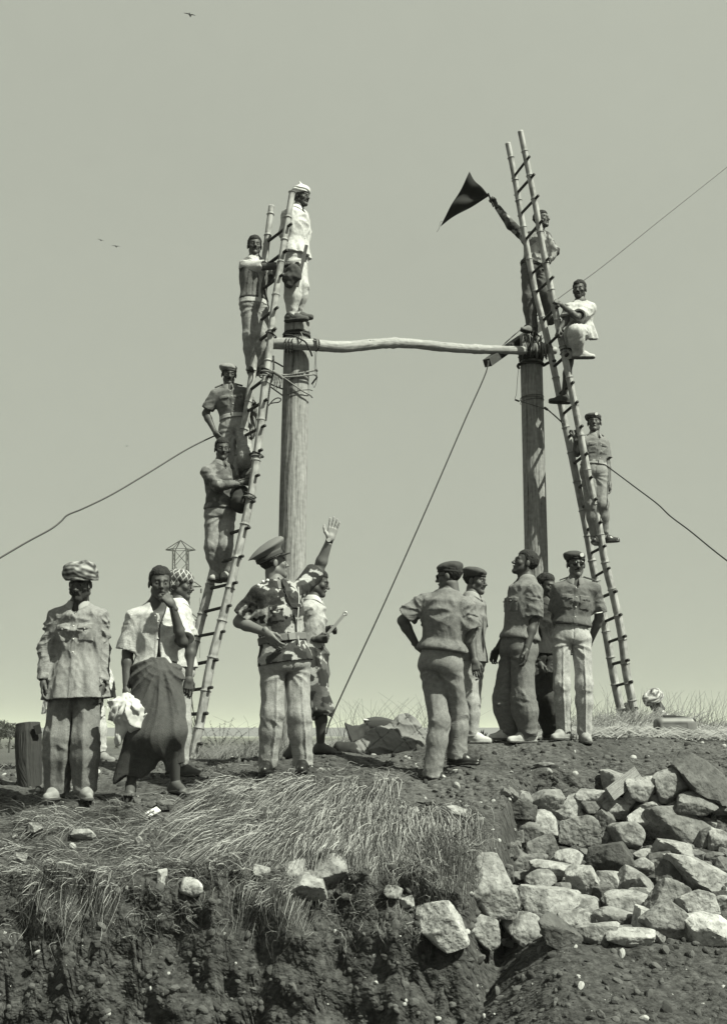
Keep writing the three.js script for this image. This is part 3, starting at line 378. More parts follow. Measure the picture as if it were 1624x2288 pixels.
{ // lashings, right pole
  const t = thing('rope_lashing', 'frayed rope and wire binding the log and ladder to the right pole', 'rope', at(1200, 780, PR));
  const r = rng(5), add = (n, P, rad, mat, seg = 12) => part(n, sweep(P, (s) => rad * (1 + .15 * Math.sin(s * 40)), seg, 6), mat, t);
  for (let i = 0; i < 26; i++) { // windings hugging log and pole top
    const u = 1166 + i * 2.2, e = r() * 8 - 4, w = .006 + r() * .006, m = r() < .55 ? MROPED : r() < .6 ? MROPE : std(.10, .95);
    add('rope', [at(u + e, 764 + r() * 6, 13.34), at(u + e * .6, 769, 13.235), at(u, 781, 13.205 - r() * .015), at(u - e * .6, 792, 13.25), at(u - e, 797 + r() * 5, 13.38)], w, m);
  }
  for (let i = 0; i < 16; i++) { const u = 1165 + r() * 60, v = 750 + r() * 18; add(i % 4 ? 'wire' : 'frayed_end', [at(u, v, 13.33), at(u + r() * 16 - 8, v - 8 - r() * 10, 13.3), at(u + r() * 24 - 12, v - 2, 13.25), at(u + r() * 22 - 8, v + 16, 13.27)], i % 4 ? .0045 : .008, i % 3 ? MROPED : MROPE, 16); }
  part('rag_wrap', sweep([at(1186, 808, PR), at(1186, 795, PR), at(1186, 784, PR)], (s, a) => .150 + .016 * noise(Math.cos(a) * 4, s * 6, Math.sin(a) * 4) + .016 * Math.sin(s * 3.14), 20, 40), MROPED, t);
  part('rope', sweep([[1160, 812], [1156, 818], [1160, 824]].map((p) => at(...p, PR - .05)), () => .016, 12, 7), MROPED, t);
  { const P = []; for (let i = 0; i <= 14; i++) { const a = Math.PI + i / 14 * Math.PI; const c = at(1186, 816 + (i > 4 ? 1 : 0), PR); P.push(c.add(V(Math.cos(a) * .158, 0, -Math.sin(a) * .158))); } P.push(at(1222, 812, 13.4), at(1234, 807, 13.25), at(1240, 806, 13.2)); part('rope', sweep(P, () => .019, 50, 8), MROPED, t); }
  for (const [v, tl] of [[889, .006], [893, -.01], [898, .012]]) part('wire_turn', ringRope(at(1188, v, PR), V(-.02, 1, 0).normalize(), .150, .0032, tl, 0, 1), MWIRE, t);
  part('wire', sweep([[1158, 824], [1155, 850], [1153, 880], [1150, 893], [1154, 896], [1162, 895]].map((p) => at(...p, PR - .08)), () => .003, 30, 5), MWIRE, t);
  part('clamp', rod(at(1150, 893, PR - .08), at(1160, 897, PR - .08), .012), MMETAL, t);
  part('wire', sweep([[1162, 897], [1190, 905], [1214, 913]].map((p) => at(...p, PR - .16)), () => .004, 10, 5), MWIRE, t);
  part('tie_rod', sweep([[1216, 911], [1226, 918], [1240, 930], [1256, 945]].map((p, i) => at(...p, PR - .1 - i * .06)), (s) => s < .25 ? .017 : .009, 24, 7), MMETAL, t);
}

// ---------------------------------------------------------------- bamboo ladders
const bambooMap = tex(256, (u, v) => clamp(.78 + .24 * grainN(u, v, 14, 2, 3, 3) + .26 * tileN(u, v, 24, 8, 3) - (tileN(u, v, 14, 3, 2) > .35 ? .2 : 0), .2, 1));
const MBAM = new THREE.MeshStandardMaterial({ color: col(.33), roughness: .85, map: bambooMap, bumpMap: bambooMap, bumpScale: .002 }), MRUNG = new THREE.MeshStandardMaterial({ color: col(.05), roughness: .8, map: bambooMap });
function rail(px, d0, d1, r0, r1, parent, seed) {
  const n = px.length - 1, P = px.map((p, i) => at(p[0], p[1], lerp(d0, d1, i / n))), cv = new THREE.CatmullRomCurve3(P, false, 'centripetal'), L = cv.getLength(), r = rng(seed);
  const nodes = []; for (let s = .12; s < L; s += .30 + r() * .08) nodes.push(s / L);
  part('rail', sweep(P, (s, a) => { let q = lerp(r0, r1, s) * (1 + .03 * noise(s * 7, seed, 0)); for (const k of nodes) { const e = (s - k) * L; if (Math.abs(e) < .08) q += .0065 * Math.exp(-((e / .012) ** 2)) - .004 * Math.exp(-(((e - .022) / .008) ** 2)); } return q; }, 420, 14, true), MBAM, parent);
  for (const k of nodes) { const c = cv.getPoint(k), c2 = cv.getPoint(Math.min(1, k + .001)), T = c2.sub(c).normalize(); part('node_ring', sweep([c.clone().addScaledVector(T, -.0035), c.clone().addScaledVector(T, .0035)], () => lerp(r0, r1, k) + .0085, 1, 14), MNODE, parent); }
  const byY = []; for (let i = 0; i <= 300; i++) byY.push(cv.getPoint(i / 300));
  return (y) => byY.reduce((b, p) => Math.abs(p.y - y) < Math.abs(b.y - y) ? p : b);
}
const MNODE = std(.16, .8);
function ladder(label, near, far, dn, df, rn, knobs, out, seed) {
  const b = at(near[0][0], near[0][1], dn[0]), t = thing('bamboo_ladder', label, 'ladder', b);
  const fn = rail(near, dn[0], dn[1], rn[0], rn[1], t, seed), ff = rail(far, df[0], df[1], rn[0], rn[1], t, seed + 3);
  for (const [u, v] of knobs) {
    const n = at(u, v, dn[0]); // find the rail point at the knob's height
    let p = fn(n.y); for (let k = 0; k < 3; k++) { n.copy(at(u, v, -p.z)); p = fn(n.y); }
    const q = ff(p.y - .02); if (Math.abs(q.y - p.y) > .15) continue; const dir = p.clone().sub(q).normalize();
    const m = R0() * .012; part('rung', sweep([q.clone().addScaledVector(dir, -.06), q.clone().lerp(p, .5), p.clone().addScaledVector(dir, out + R0() * .02)], () => .0165 + m * .3, 8, 10), MRUNG, t);
  }
  return t;
}
const LAD1 = ladder('tall bamboo ladder leaning right against the left pole, three men on it',
  [[425, 1712], [428, 1705], [452, 1590], [470, 1490], [497, 1385], [521, 1285], [545, 1180], [562, 1100], [580, 970], [592, 860], [601, 790], [612, 690], [629, 580], [640, 510], [653, 430]],
  [[380, 1715], [395, 1640], [420, 1500], [446, 1398], [474, 1290], [500, 1180], [525, 1060], [545, 960], [562, 850], [575, 750], [585, 640], [596, 545], [607, 460]], [11.3, 11.72], [11.62, 12.05], [.053, .036],
  [[541, 1247], [527, 1306], [513, 1357], [502, 1414], [488, 1475], [475, 1536], [459, 1597], [444, 1662], [555, 1183], [561, 1125], [577, 1067], [584, 1010], [591, 954], [597, 898], [603, 845], [617, 742], [623, 691], [634, 622], [641, 565], [651, 509]], .09, 11);
const LAD2 = ladder('tall bamboo ladder leaning left on the right pole, a beret soldier on it',
  [[1419, 1612], [1410, 1560], [1398, 1500], [1388, 1420], [1372, 1340], [1352, 1260], [1335, 1165], [1313, 1060], [1290, 940], [1272, 850], [1250, 745], [1232, 655], [1213, 560], [1195, 455], [1178, 370], [1162, 293]],
  [[1390, 1604], [1372, 1520], [1358, 1440], [1340, 1340], [1325, 1270], [1310, 1185], [1293, 1100], [1275, 1010], [1258, 930], [1240, 840], [1218, 740], [1195, 650], [1177, 555], [1160, 460], [1148, 390], [1134, 320]], [13.2, 12.75], [13.55, 13.1], [.052, .036],
  [[1182, 357], [1190, 397], [1199, 448], [1210, 500], [1227, 583], [1236, 627], [1248, 690], [1262, 745], [1273, 800], [1284, 857], [1294, 904], [1305, 959], [1318, 1015], [1330, 1070], [1340, 1120], [1350, 1170], [1360, 1222], [1368, 1272], [1379, 1324], [1391, 1376], [1402, 1424], [1413, 1477], [1422, 1526], [1431, 1583]], .09, 21);
function railTie(parent, px, d, n, r) { for (let i = 0; i < n; i++) { const c = at(px[0] - i * 1.5, px[1] + i * 4.5, d); part('rope_tie', ringRope(c, V(.25 * r, .95, 0).normalize(), .062, .008, .012 * (i % 2 ? 1 : -1), i), i % 2 ? MROPE : MROPED, parent); } }
railTie(LAD1, [577, 1015], 11.54, 2, 1); railTie(LAD1, [560, 1106], 11.5, 3, 1); railTie(LAD1, [597, 828], 11.6, 4, 1); railTie(LAD1, [606, 748], 11.63, 1, 1); railTie(LAD2, [1263, 782], 12.88, 2, -1);

// ---------------------------------------------------------------- far things
{ // lattice tower
  const D = 170, px = D / F * 1.02, t = thing('pylon', 'distant steel lattice power pylon behind the man in the checked headscarf', 'pylon', at(406, 1645, D)), m = std(.05, .7);
  const w = (v) => v < 1228 ? .9 : v < 1560 ? 1.05 + (v - 1228) / 332 * .25 : 1.3 + (v - 1560) / 95 * .7, c = (s, e, v) => at(404 + (v > 1300 ? (v - 1300) * .012 : 0), v, D).add(V(s * w(v), 0, e * w(v)));
  const b = (p, q, r = .07) => rod(p, q, r, 5);
  for (const s of [-1, 1]) for (const e of [-1, 1]) part('leg', sweep([1228, 1300, 1400, 1500, 1560, 1605, 1660].map((v) => c(s, e, v)), () => .085, 12, 5), m, t);
  const br = [], vs = [1228, 1262, 1296, 1330, 1364, 1400, 1436, 1472, 1510, 1550, 1600, 1650];
  for (let i = 0; i < vs.length - 1; i++) for (const [s0, e0, s1, e1] of [[-1, 1, 1, 1], [-1, -1, 1, -1], [-1, -1, -1, 1], [1, -1, 1, 1]]) { br.push(b(c(s0, e0, vs[i]), c(s1, e1, vs[i + 1]), .045), b(c(s1, e1, vs[i]), c(s0, e0, vs[i + 1]), .045)); if (i % 3 === 0) br.push(b(c(s0, e0, vs[i]), c(s1, e1, vs[i]), .045)); }
  const bm = part('bracing', merge(br), m, t); bm.userData.kind = 'stuff';
  const arm = (v, half, h, drop) => { for (const s of [-1, 1]) { const tip = at(404 + s * half, v, D), l = []; for (const e of [-1, 1]) { l.push(b(c(s, e, v - 1), tip), b(c(s, e, v - h), tip)); } part('cross_arm', merge(l), m, t); if (drop) part('insulator', rod(tip.clone().add(V(0, -.3, 0)), tip.clone().add(V(0, -1.0, 0)), .12, 6), m, t); } };
  arm(1229, 33, 0, 0); arm(1311, 46, 22, 1); arm(1386, 43, 22, 1);
  const apex = at(404, 1207, D); part('peak', merge([b(apex, at(371, 1228, D)), b(apex, at(437, 1229, D)), b(apex, c(1, 1, 1228)), b(apex, c(-1, 1, 1228)), b(apex, c(1, -1, 1228)), b(apex, c(-1, -1, 1228))]), m, t);
  solo('power_line', 'single wire hanging from the distant pylon', 'wire', sweep([[447, 1336, D], [447.5, 1400, D], [447, 1470, D]].map((p) => at(...p)), () => .03, 6, 5), m, at(447, 1336, D));
}
function leafTree(label, u, v, d, rx, ry, seed, name = 'tree', n = 260, size = .16, tone = .05) {
  const r = rng(seed), c = at(u, v, d), base = V(c.x, ground(c.x, d), -d), t = thing(name, label, name === 'tree' ? 'tree' : 'bush', base, undefined);
  part(name === 'tree' ? 'trunk' : 'stem', sweep([base.clone().add(V(0, -.2, 0)), base.clone().lerp(c, .6), c], (s) => size * .6 * (1 - .6 * s), 10, 7), std(.05), t);
  const pos = []; for (let i = 0; i < n; i++) { const a = r() * 6.28, q = Math.pow(r(), .5), e = r() * 2 - 1, lump = 1 + .35 * noise(Math.cos(a) * 2, e * 3, seed), s = size * (.5 + r()); const p = V(c.x + Math.cos(a) * q * rx * lump * Math.sqrt(1 - e * e * .8), c.y + e * ry * lump, c.z + Math.sin(a) * q * rx * lump); for (let k = 0; k < 3; k++) { const A = V(r() - .5, r() - .5, r() - .5).normalize().multiplyScalar(s), B = V(r() - .5, r() - .5, r() - .5).normalize().multiplyScalar(s); pos.push(p.x, p.y, p.z, p.x + A.x, p.y + A.y, p.z + A.z, p.x + B.x, p.y + B.y, p.z + B.z); } }
  const g = new THREE.BufferGeometry(); g.setAttribute('position', new THREE.Float32BufferAttribute(pos, 3)); g.computeVertexNormals(); paint(g, (x, y, z) => tone * (1 + .4 * noise(x * 3, y * 3, z * 3))); part('crown', g, MSIDE, t);
}
leafTree('small distant tree at the left edge behind the wooden stump', 24, 1633, 140, 1.35, .85, 3, 'tree', 320, .22); leafTree('low round distant tree next to the stump, seen just above the field', 2, 1630, 150, 1.2, 1.1, 4, 'tree', 260, .22);
{ // hedge lines at the edge of the plain
  const r = rng(31), pos = [];
  for (let i = 0; i < 5200; i++) { const u = -260 + r() * 2100; const hgt = .9 + 1.6 * noise(u * .013, 3, 0) + .8 * noise(u * .09, 1, 0); if (hgt < 1.0) continue; const d = 175 + r() * 14, c = at(u, 1652, d), y = -.1 + r() * hgt * .9, s = .28 + r() * .25; for (let k = 0; k < 2; k++) { const A = V(r() - .5, r() - .5, r() - .5).normalize().multiplyScalar(s), B = V(r() - .5, r() - .5, r() - .5).normalize().multiplyScalar(s); pos.push(c.x, y, -d, c.x + A.x, y + A.y, -d + A.z, c.x + B.x, y + B.y, -d + B.z); } }
  const g = new THREE.BufferGeometry(); g.setAttribute('position', new THREE.Float32BufferAttribute(pos, 3)); g.computeVertexNormals(); paint(g, (x, y, z) => .06 + .02 * noise(x, y, z));
  const m = solo('hedge', 'low far-off line of bushes along the edge of the plain', 'bushes', g, MSIDE, V(0, 0, -180)); m.userData.kind = 'stuff';
}
function bird(label, u, v, d, s, roll) {
  const c = at(u, v, d), t = thing('bird', label, 'bird', c), m = std(.03, .9), q = new THREE.Quaternion().setFromAxisAngle(V(0, 0, 1), roll);
  const tr = (g) => { g.scale(s, s, s).applyQuaternion(q).translate(c.x, c.y, c.z); return g; };
  part('body', tr(new THREE.SphereGeometry(.11, 10, 8).scale(.9, .8, 2.3)), m, t);
  for (const k of [-1, 1]) part('wing', tr(sweep([V(0, .04, 0), V(k * .3, .16, .05), V(k * .62, .02, .1), V(k * .75, -.08, .16)], (x) => .075 * (1 - x * .85), 12, 6).scale(1, .6, 1.6)), m, t);
  part('tail', tr(new THREE.ConeGeometry(.1, .28, 6).rotateX(-1.5708).scale(1, .3, 1).translate(0, 0, .3)), m, t); part('head', tr(new THREE.SphereGeometry(.075, 8, 6).translate(0, .03, -.28)), m, t);
}
bird('dark bird soaring high at the top left of the sky', 425, 34, 62, .52, -.25); bird('small bird in the left sky, the left one of a close pair', 226, 537, 80, .36, -.3); bird('small bird in the left sky, right one of a close pair', 260, 551, 80, .44, -.12); bird('tiny bird low in the left sky above the sagging cable', 284, 997, 95, .26, .1);
// ---------------------------------------------------------------- body templates: head, hair, headgear, hands, feet
const CR = V(0, .042, -.012);
const headSDF = (() => {
  const P = [[ell(CR, .073, .083, .095), .02], [ell(V(0, -.03, .03), .056, .085, .060), .03], [cone(V(.044, -.055, .004), V(.006, -.100, .068), .020, .019), .025], [cone(V(-.044, -.055, .004), V(-.006, -.100, .068), .020, .019), .025], [ball(V(.042, -.022, .058), .021), .02], [ball(V(-.042, -.022, .058), .021), .02],
  [cone(V(-.036, .019, .076), V(0, .016, .088), .011, .012), .016], [cone(V(.036, .019, .076), V(0, .016, .088), .011, .012), .016], [ball(V(0, -.103, .076), .017), .02], [cone(V(0, -.07, -.02), V(0, -.15, -.03), .056, .054), .03]];
  const Q = [[cone(V(0, .008, .088), V(0, -.032, .113), .0075, .012), .012], [ball(V(.012, -.036, .1), .0085), .006], [ball(V(-.012, -.036, .1), .0085), .006], [cone(V(-.019, -.062, .087), V(0, -.0595, .096), .005, .0065), .006], [cone(V(.019, -.062, .087), V(0, -.0595, .096), .005, .0065), .006], [cone(V(-.016, -.070, .086), V(.016, -.070, .086), .006, .006), .010],
  [ell(V(.079, -.008, -.008), .010, .031, .019, .25), .008], [ell(V(-.079, -.008, -.008), .010, .031, .019, .25), .008]];
  const s1 = ball(V(.032, .001, .097), .0135), s2 = ball(V(-.032, .001, .097), .0135), e1 = ball(V(.031, 0, .0765), .0125), e2 = ball(V(-.031, 0, .0765), .0125), mouth = cone(V(-.02, -.0655, .1), V(.02, -.0655, .1), .0022, .0022);
  return (x, y, z) => { let d = 1; for (const [f, k] of P) d = smin(d, f(x, y, z), k); d = smax(d, -s1(x, y, z), .014); d = smax(d, -s2(x, y, z), .014); for (const [f, k] of Q) d = smin(d, f(x, y, z), k); d = Math.max(d, -mouth(x, y, z)); d = smin(d, e1(x, y, z), .003); d = smin(d, e2(x, y, z), .003); return d; };
})();
const headTone = (x, y, z) => {
  const ax = Math.abs(x);
  if (z > .068 && ax > .013 && ax < .053 && y > .014 + .1 * Math.abs(ax - .034) * -1 + .004 && y < .031 - .15 * Math.max(0, ax - .036)) return .16;
  if (z > .078 && Math.hypot(ax - .031, y) < .0125 && Math.abs(y) < .0050) return Math.hypot(ax - .031, y) < .0062 ? .15 : 1.9;
  if (z > .083 && ax < .024 && y < -.055 && y > -.077) return .82;
  return 1 + .12 * noise(x * 40, y * 40, z * 40);
};
const HEAD = nets(headSDF, V(-.1, -.15, -.125), V(.1, .14, .14), .0045);
const hairSDF = (x, y, z) => { const lim = z < 0 ? z * 1.15 - .002 : Math.min(.060, -.002 + z * 1.5), lj = .010 * noise(x * 70, z * 70, 3), bd = Math.min((y - lim - lj) * .75, y > .03 ? .094 - z : 1); const q = ell(CR, .084, .096, .108)(x, y, z) + .007 * (1 - sstep(0, .025, bd)) + .005 * noise(x * 34, y * 22, z * 34) + .006 * noise(x * 120, y * 70, z * 120); return Math.max(q, -(y - lim - lj) * .75, (y > .045 ? z - .094 : -1)); };
const HAIR = nets(hairSDF, V(-.11, -.12, -.14), V(.11, .17, .14), .0048);
const HAIRBACK = nets((x, y, z) => Math.max(hairSDF(x, y, z), y - .07), V(-.11, -.12, -.14), V(.11, .17, .14), .0052);
const MOUS = nets((x, y, z) => smin(cone(V(0, -.0505, .102), V(.030, -.059, .082), .0075, .004)(x, y, z), cone(V(0, -.0505, .102), V(-.030, -.059, .082), .0075, .004)(x, y, z), .004), V(-.045, -.08, .06), V(.045, -.03, .12), .003);
const BEARD = nets((x, y, z) => Math.max(headSDF(x, y, z) - .005 - .002 * noise(x * 150, y * 150, z * 150), y + .045 + .5 * Math.max(0, .06 - z) - (Math.abs(x) > .05 ? .02 : 0), -z + .0, (Math.hypot(x * .8, y + .066) < .016 && z > .08) ? .01 : -1), V(-.09, -.15, -.02), V(.09, 0, .13), .004);
const beretSDF = (x, y, z) => { let d = ell(V(0, .066, -.012), .081, .046, .101)(x, y, z); d = smin(d, ell(V(-.020, .094, -.010), .086, .034, .100, .10)(x, y, z), .03); d = smin(d, ell(V(-.070, .074, -.004), .030, .034, .070)(x, y, z), .03); d -= .003 * noise(x * 22, y * 22, z * 22); return Math.max(d, -(y - .036 - z * .10) * .9); };
const BERET = nets(beretSDF, V(-.15, .0, -.15), V(.12, .15, .15), .0045);
const BAND = nets((x, y, z) => Math.max(Math.abs((Math.hypot(x / .083, (z + .010) / .105) - 1) * .083) - .004, Math.abs(y - .040 - z * .10) - .009), V(-.11, .0, -.14), V(.11, .1, .12), .0045);
const turbanSDF = (() => { // wound lengths of cloth: tilted rings over a low dome
  const r = rng(17), rings = []; for (let i = 0; i < 7; i++) { const q = new THREE.Quaternion().setFromEuler(new THREE.Euler((r() - .5) * .9, 0, (r() - .5) * 1.0)); rings.push([q.invert(), .060 + i * .011, .104 - Math.max(0, i - 2) * .013, .120 - Math.max(0, i - 2) * .013, .024 + r() * .009]); }
  const v = V(); const dome = ell(V(0, .085, -.014), .108, .068, .122);
  return (x, y, z) => { let d = dome(x, y, z); for (const [q, h, a, b, t] of rings) { v.set(x, y - h, z + .014).applyQuaternion(q); d = smin(d, Math.hypot((Math.hypot(v.x / a, v.z / b) - 1) * a * .95, v.y * .85) - t, .007); } return Math.max(d + .0035 * noise(x * 28, y * 28, z * 28), -(y - .026 - .10 * z) * .9); };
})();
const TURBAN = nets(turbanSDF, V(-.18, .0, -.2), V(.18, .2, .17), .0052);
const TAIL = nets(smooth([cone(V(-.07, .03, -.08), V(-.085, -.07, -.085), .022, .030), cone(V(-.05, .03, -.09), V(-.06, -.04, -.095), .02, .02)], .02), V(-.15, -.13, -.15), V(0, .08, -.03), .005);
const wrapSDF = (x, y, z) => { const Y = y - .072, an = Math.atan2(x, z), q = Math.sqrt((x / .095) ** 2 + (Y / .078) ** 2 + ((z + .012) / .116) ** 2); return Math.max((q - 1) * .078 - .007 * Math.abs(Math.sin(Y * 80 + 2.4 * Math.sin(an + 1) + noise(x * 12, y * 12, z * 12))), -(y - .030 - .15 * z) * .9); };
const WRAP = nets((x, y, z) => smin(wrapSDF(x, y, z), cone(V(-.01, .14, 0), V(-.035, .185, -.015), .022, .008)(x, y, z), .02), V(-.15, .0, -.17), V(.15, .21, .15), .005);
const SCARF = nets((x, y, z) => { let d = ell(V(0, .062, -.015), .098, .080, .118)(x, y, z); d = smin(d, ell(V(0, .0, -.055), .086, .075, .075)(x, y, z), .03); d = smin(d, ball(V(.0, .045, .085), .030)(x, y, z), .02); d -= .004 * noise(x * 24, y * 24, z * 24); return Math.max(d, Math.min(-(y - .026) * .9, (z - .012))); }, V(-.13, -.09, -.16), V(.13, .17, .14), .0045);
function smooth(l, k) { return (x, y, z) => { let d = 1; for (const f of l) d = smin(d, f(x, y, z), k); return d; }; }
function handGeo(pose) {
  const J = { relaxed: [.30, .55, .35], fist: [1.15, 1.45, .9], open: [.05, .06, .05] }[pose], L = [[.036, .024, .019], [.041, .027, .020], [.037, .025, .019], [.030, .019, .017]], X = [.030, .010, -.011, -.030], prim = [];
  for (let i = 0; i < 4; i++) {
    let p = V(X[i], .088 - Math.abs(i - 1.2) * .004, 0), a = 0; const spread = (pose === 'open' ? .10 : .03) * (1.4 - i); prim.push([cone(V(X[i] * .62, .012, -.002), p, .0155, .0105), .016]);
    for (let k = 0; k < 3; k++) { a += J[k] * (1 + .06 * i); const q = p.clone().add(V(Math.sin(spread) * L[i][k], Math.cos(a) * L[i][k], Math.sin(a) * L[i][k])); prim.push([cone(p, q, .0090 - k * .0009, .0083 - k * .0009), .004]); p = q; }
  }
  const th = pose === 'fist' ? [V(.022, .020, .008), V(.044, .052, .020), V(.030, .075, .040), V(.008, .082, .046)] : pose === 'open' ? [V(.022, .018, .006), V(.050, .046, .012), V(.066, .074, .014), V(.072, .098, .013)] : [V(.022, .018, .006), V(.044, .046, .018), V(.050, .074, .026), V(.047, .098, .032)];
  for (let k = 0; k < 3; k++) prim.push([cone(th[k], th[k + 1], .0150 - k * .003, .0118 - k * .0022), .008]);
  prim.push([cone(V(0, -.035, 0), V(0, .02, 0), .024, .022), .02]);
  const f = (x, y, z) => { let d = 1; for (const [g, k] of prim) d = smin(d, g(x, y, z), k); return d; };
  return nets(f, V(-.075, -.07, -.04), V(.095, .21, .11), .0042);
}
const HAND = {}; for (const p of ['relaxed', 'fist', 'open']) { HAND[p] = { R: handGeo(p) }; HAND[p].L = mirror(HAND[p].R); }
// feet: ankle at (0, .085, 0), toes along +z, sole at y = 0
const FOOTG = nets((() => { const l = [[cone(V(0, .085, -.004), V(0, .05, -.03), .036, .034), .02], [cone(V(0, .032, -.042), V(.0, .03, .06), .030, .032), .03], [cone(V(0, .068, .01), V(.004, .030, .12), .034, .024), .03], [cone(V(-.02, .018, .11), V(.028, .018, .12), .019, .019), .02]]; const t = [.030, .012, -.002, -.015, -.028]; t.forEach((x, i) => l.push([cone(V(x, .016, .12), V(x * 1.12, .013, .185 - i * i * .0028 - (i ? .006 : 0)), i ? .010 : .013, i ? .0085 : .012), .006])); return (x, y, z) => { let d = 1; for (const [f, k] of l) d = smin(d, f(x, y, z), k); return Math.max(d, -y); }; })(), V(-.07, -.01, -.1), V(.08, .14, .22), .005);
const FOOTL = mirror(FOOTG);
const SHOEG = nets((x, y, z) => { let d = smin(cone(V(0, .05, -.045), V(0, .042, .07), .042, .043)(x, y, z), cone(V(0, .038, .07), V(.004, .028, .175), .043, .028)(x, y, z), .03); d = smin(d, cone(V(0, .055, -.02), V(0, .115, -.012), .044, .043)(x, y, z), .03); d = smin(d, cone(V(0, .085, .0), V(0, .062, .075), .036, .030)(x, y, z), .025); const w = .046 - .010 * Math.abs(z - .06) / .15; const so = Math.max(Math.abs(y - .010) - .010, Math.hypot(Math.max(0, Math.abs(z - .055) - .105), x) - w - .004); d += .0015 * Math.sin(z * 160) * (z > .02 && z < .09 && y > .06 ? 1 : 0); return Math.max(Math.min(Math.max(d, -y + .008), so), -y, y - .125); }, V(-.07, -.01, -.12), V(.07, .15, .23), .005);

// ---------------------------------------------------------------- clothes and bodies
const basis = (x, y, z, o, s = 1) => new THREE.Matrix4().makeBasis(x.clone().multiplyScalar(s), y.clone().multiplyScalar(s), z.clone().multiplyScalar(s)).setPosition(o);
const put = (geo, m) => geo.clone().applyMatrix4(m);
function frameFrom(y, zHint) { const Y = y.clone().normalize(), X = Y.clone().cross(zHint).normalize(), Z = X.clone().cross(Y); return [X, Y, Z]; }
function bounds(P, keys, pad) { const lo = V(1e9, 1e9, 1e9), hi = V(-1e9, -1e9, -1e9); for (const k of keys) { lo.min(P[k]); hi.max(P[k]); } return [lo.addScalar(-pad), hi.addScalar(pad)]; }
const table = (T) => (t) => { let i = 0; while (i < T.length - 2 && t > T[i + 1][0]) i++; const a = T[i], b = T[i + 1], f = clamp((t - a[0]) / (b[0] - a[0])), s = f * f * (3 - 2 * f); return [lerp(a[1], b[1], s), lerp(a[2], b[2], s)]; };
const TORSO = table([[-.15, .160, .118], [.05, .152, .114], [.28, .132, .102], [.62, .156, .117], [.84, .146, .102], [1.0, .064, .056]]);
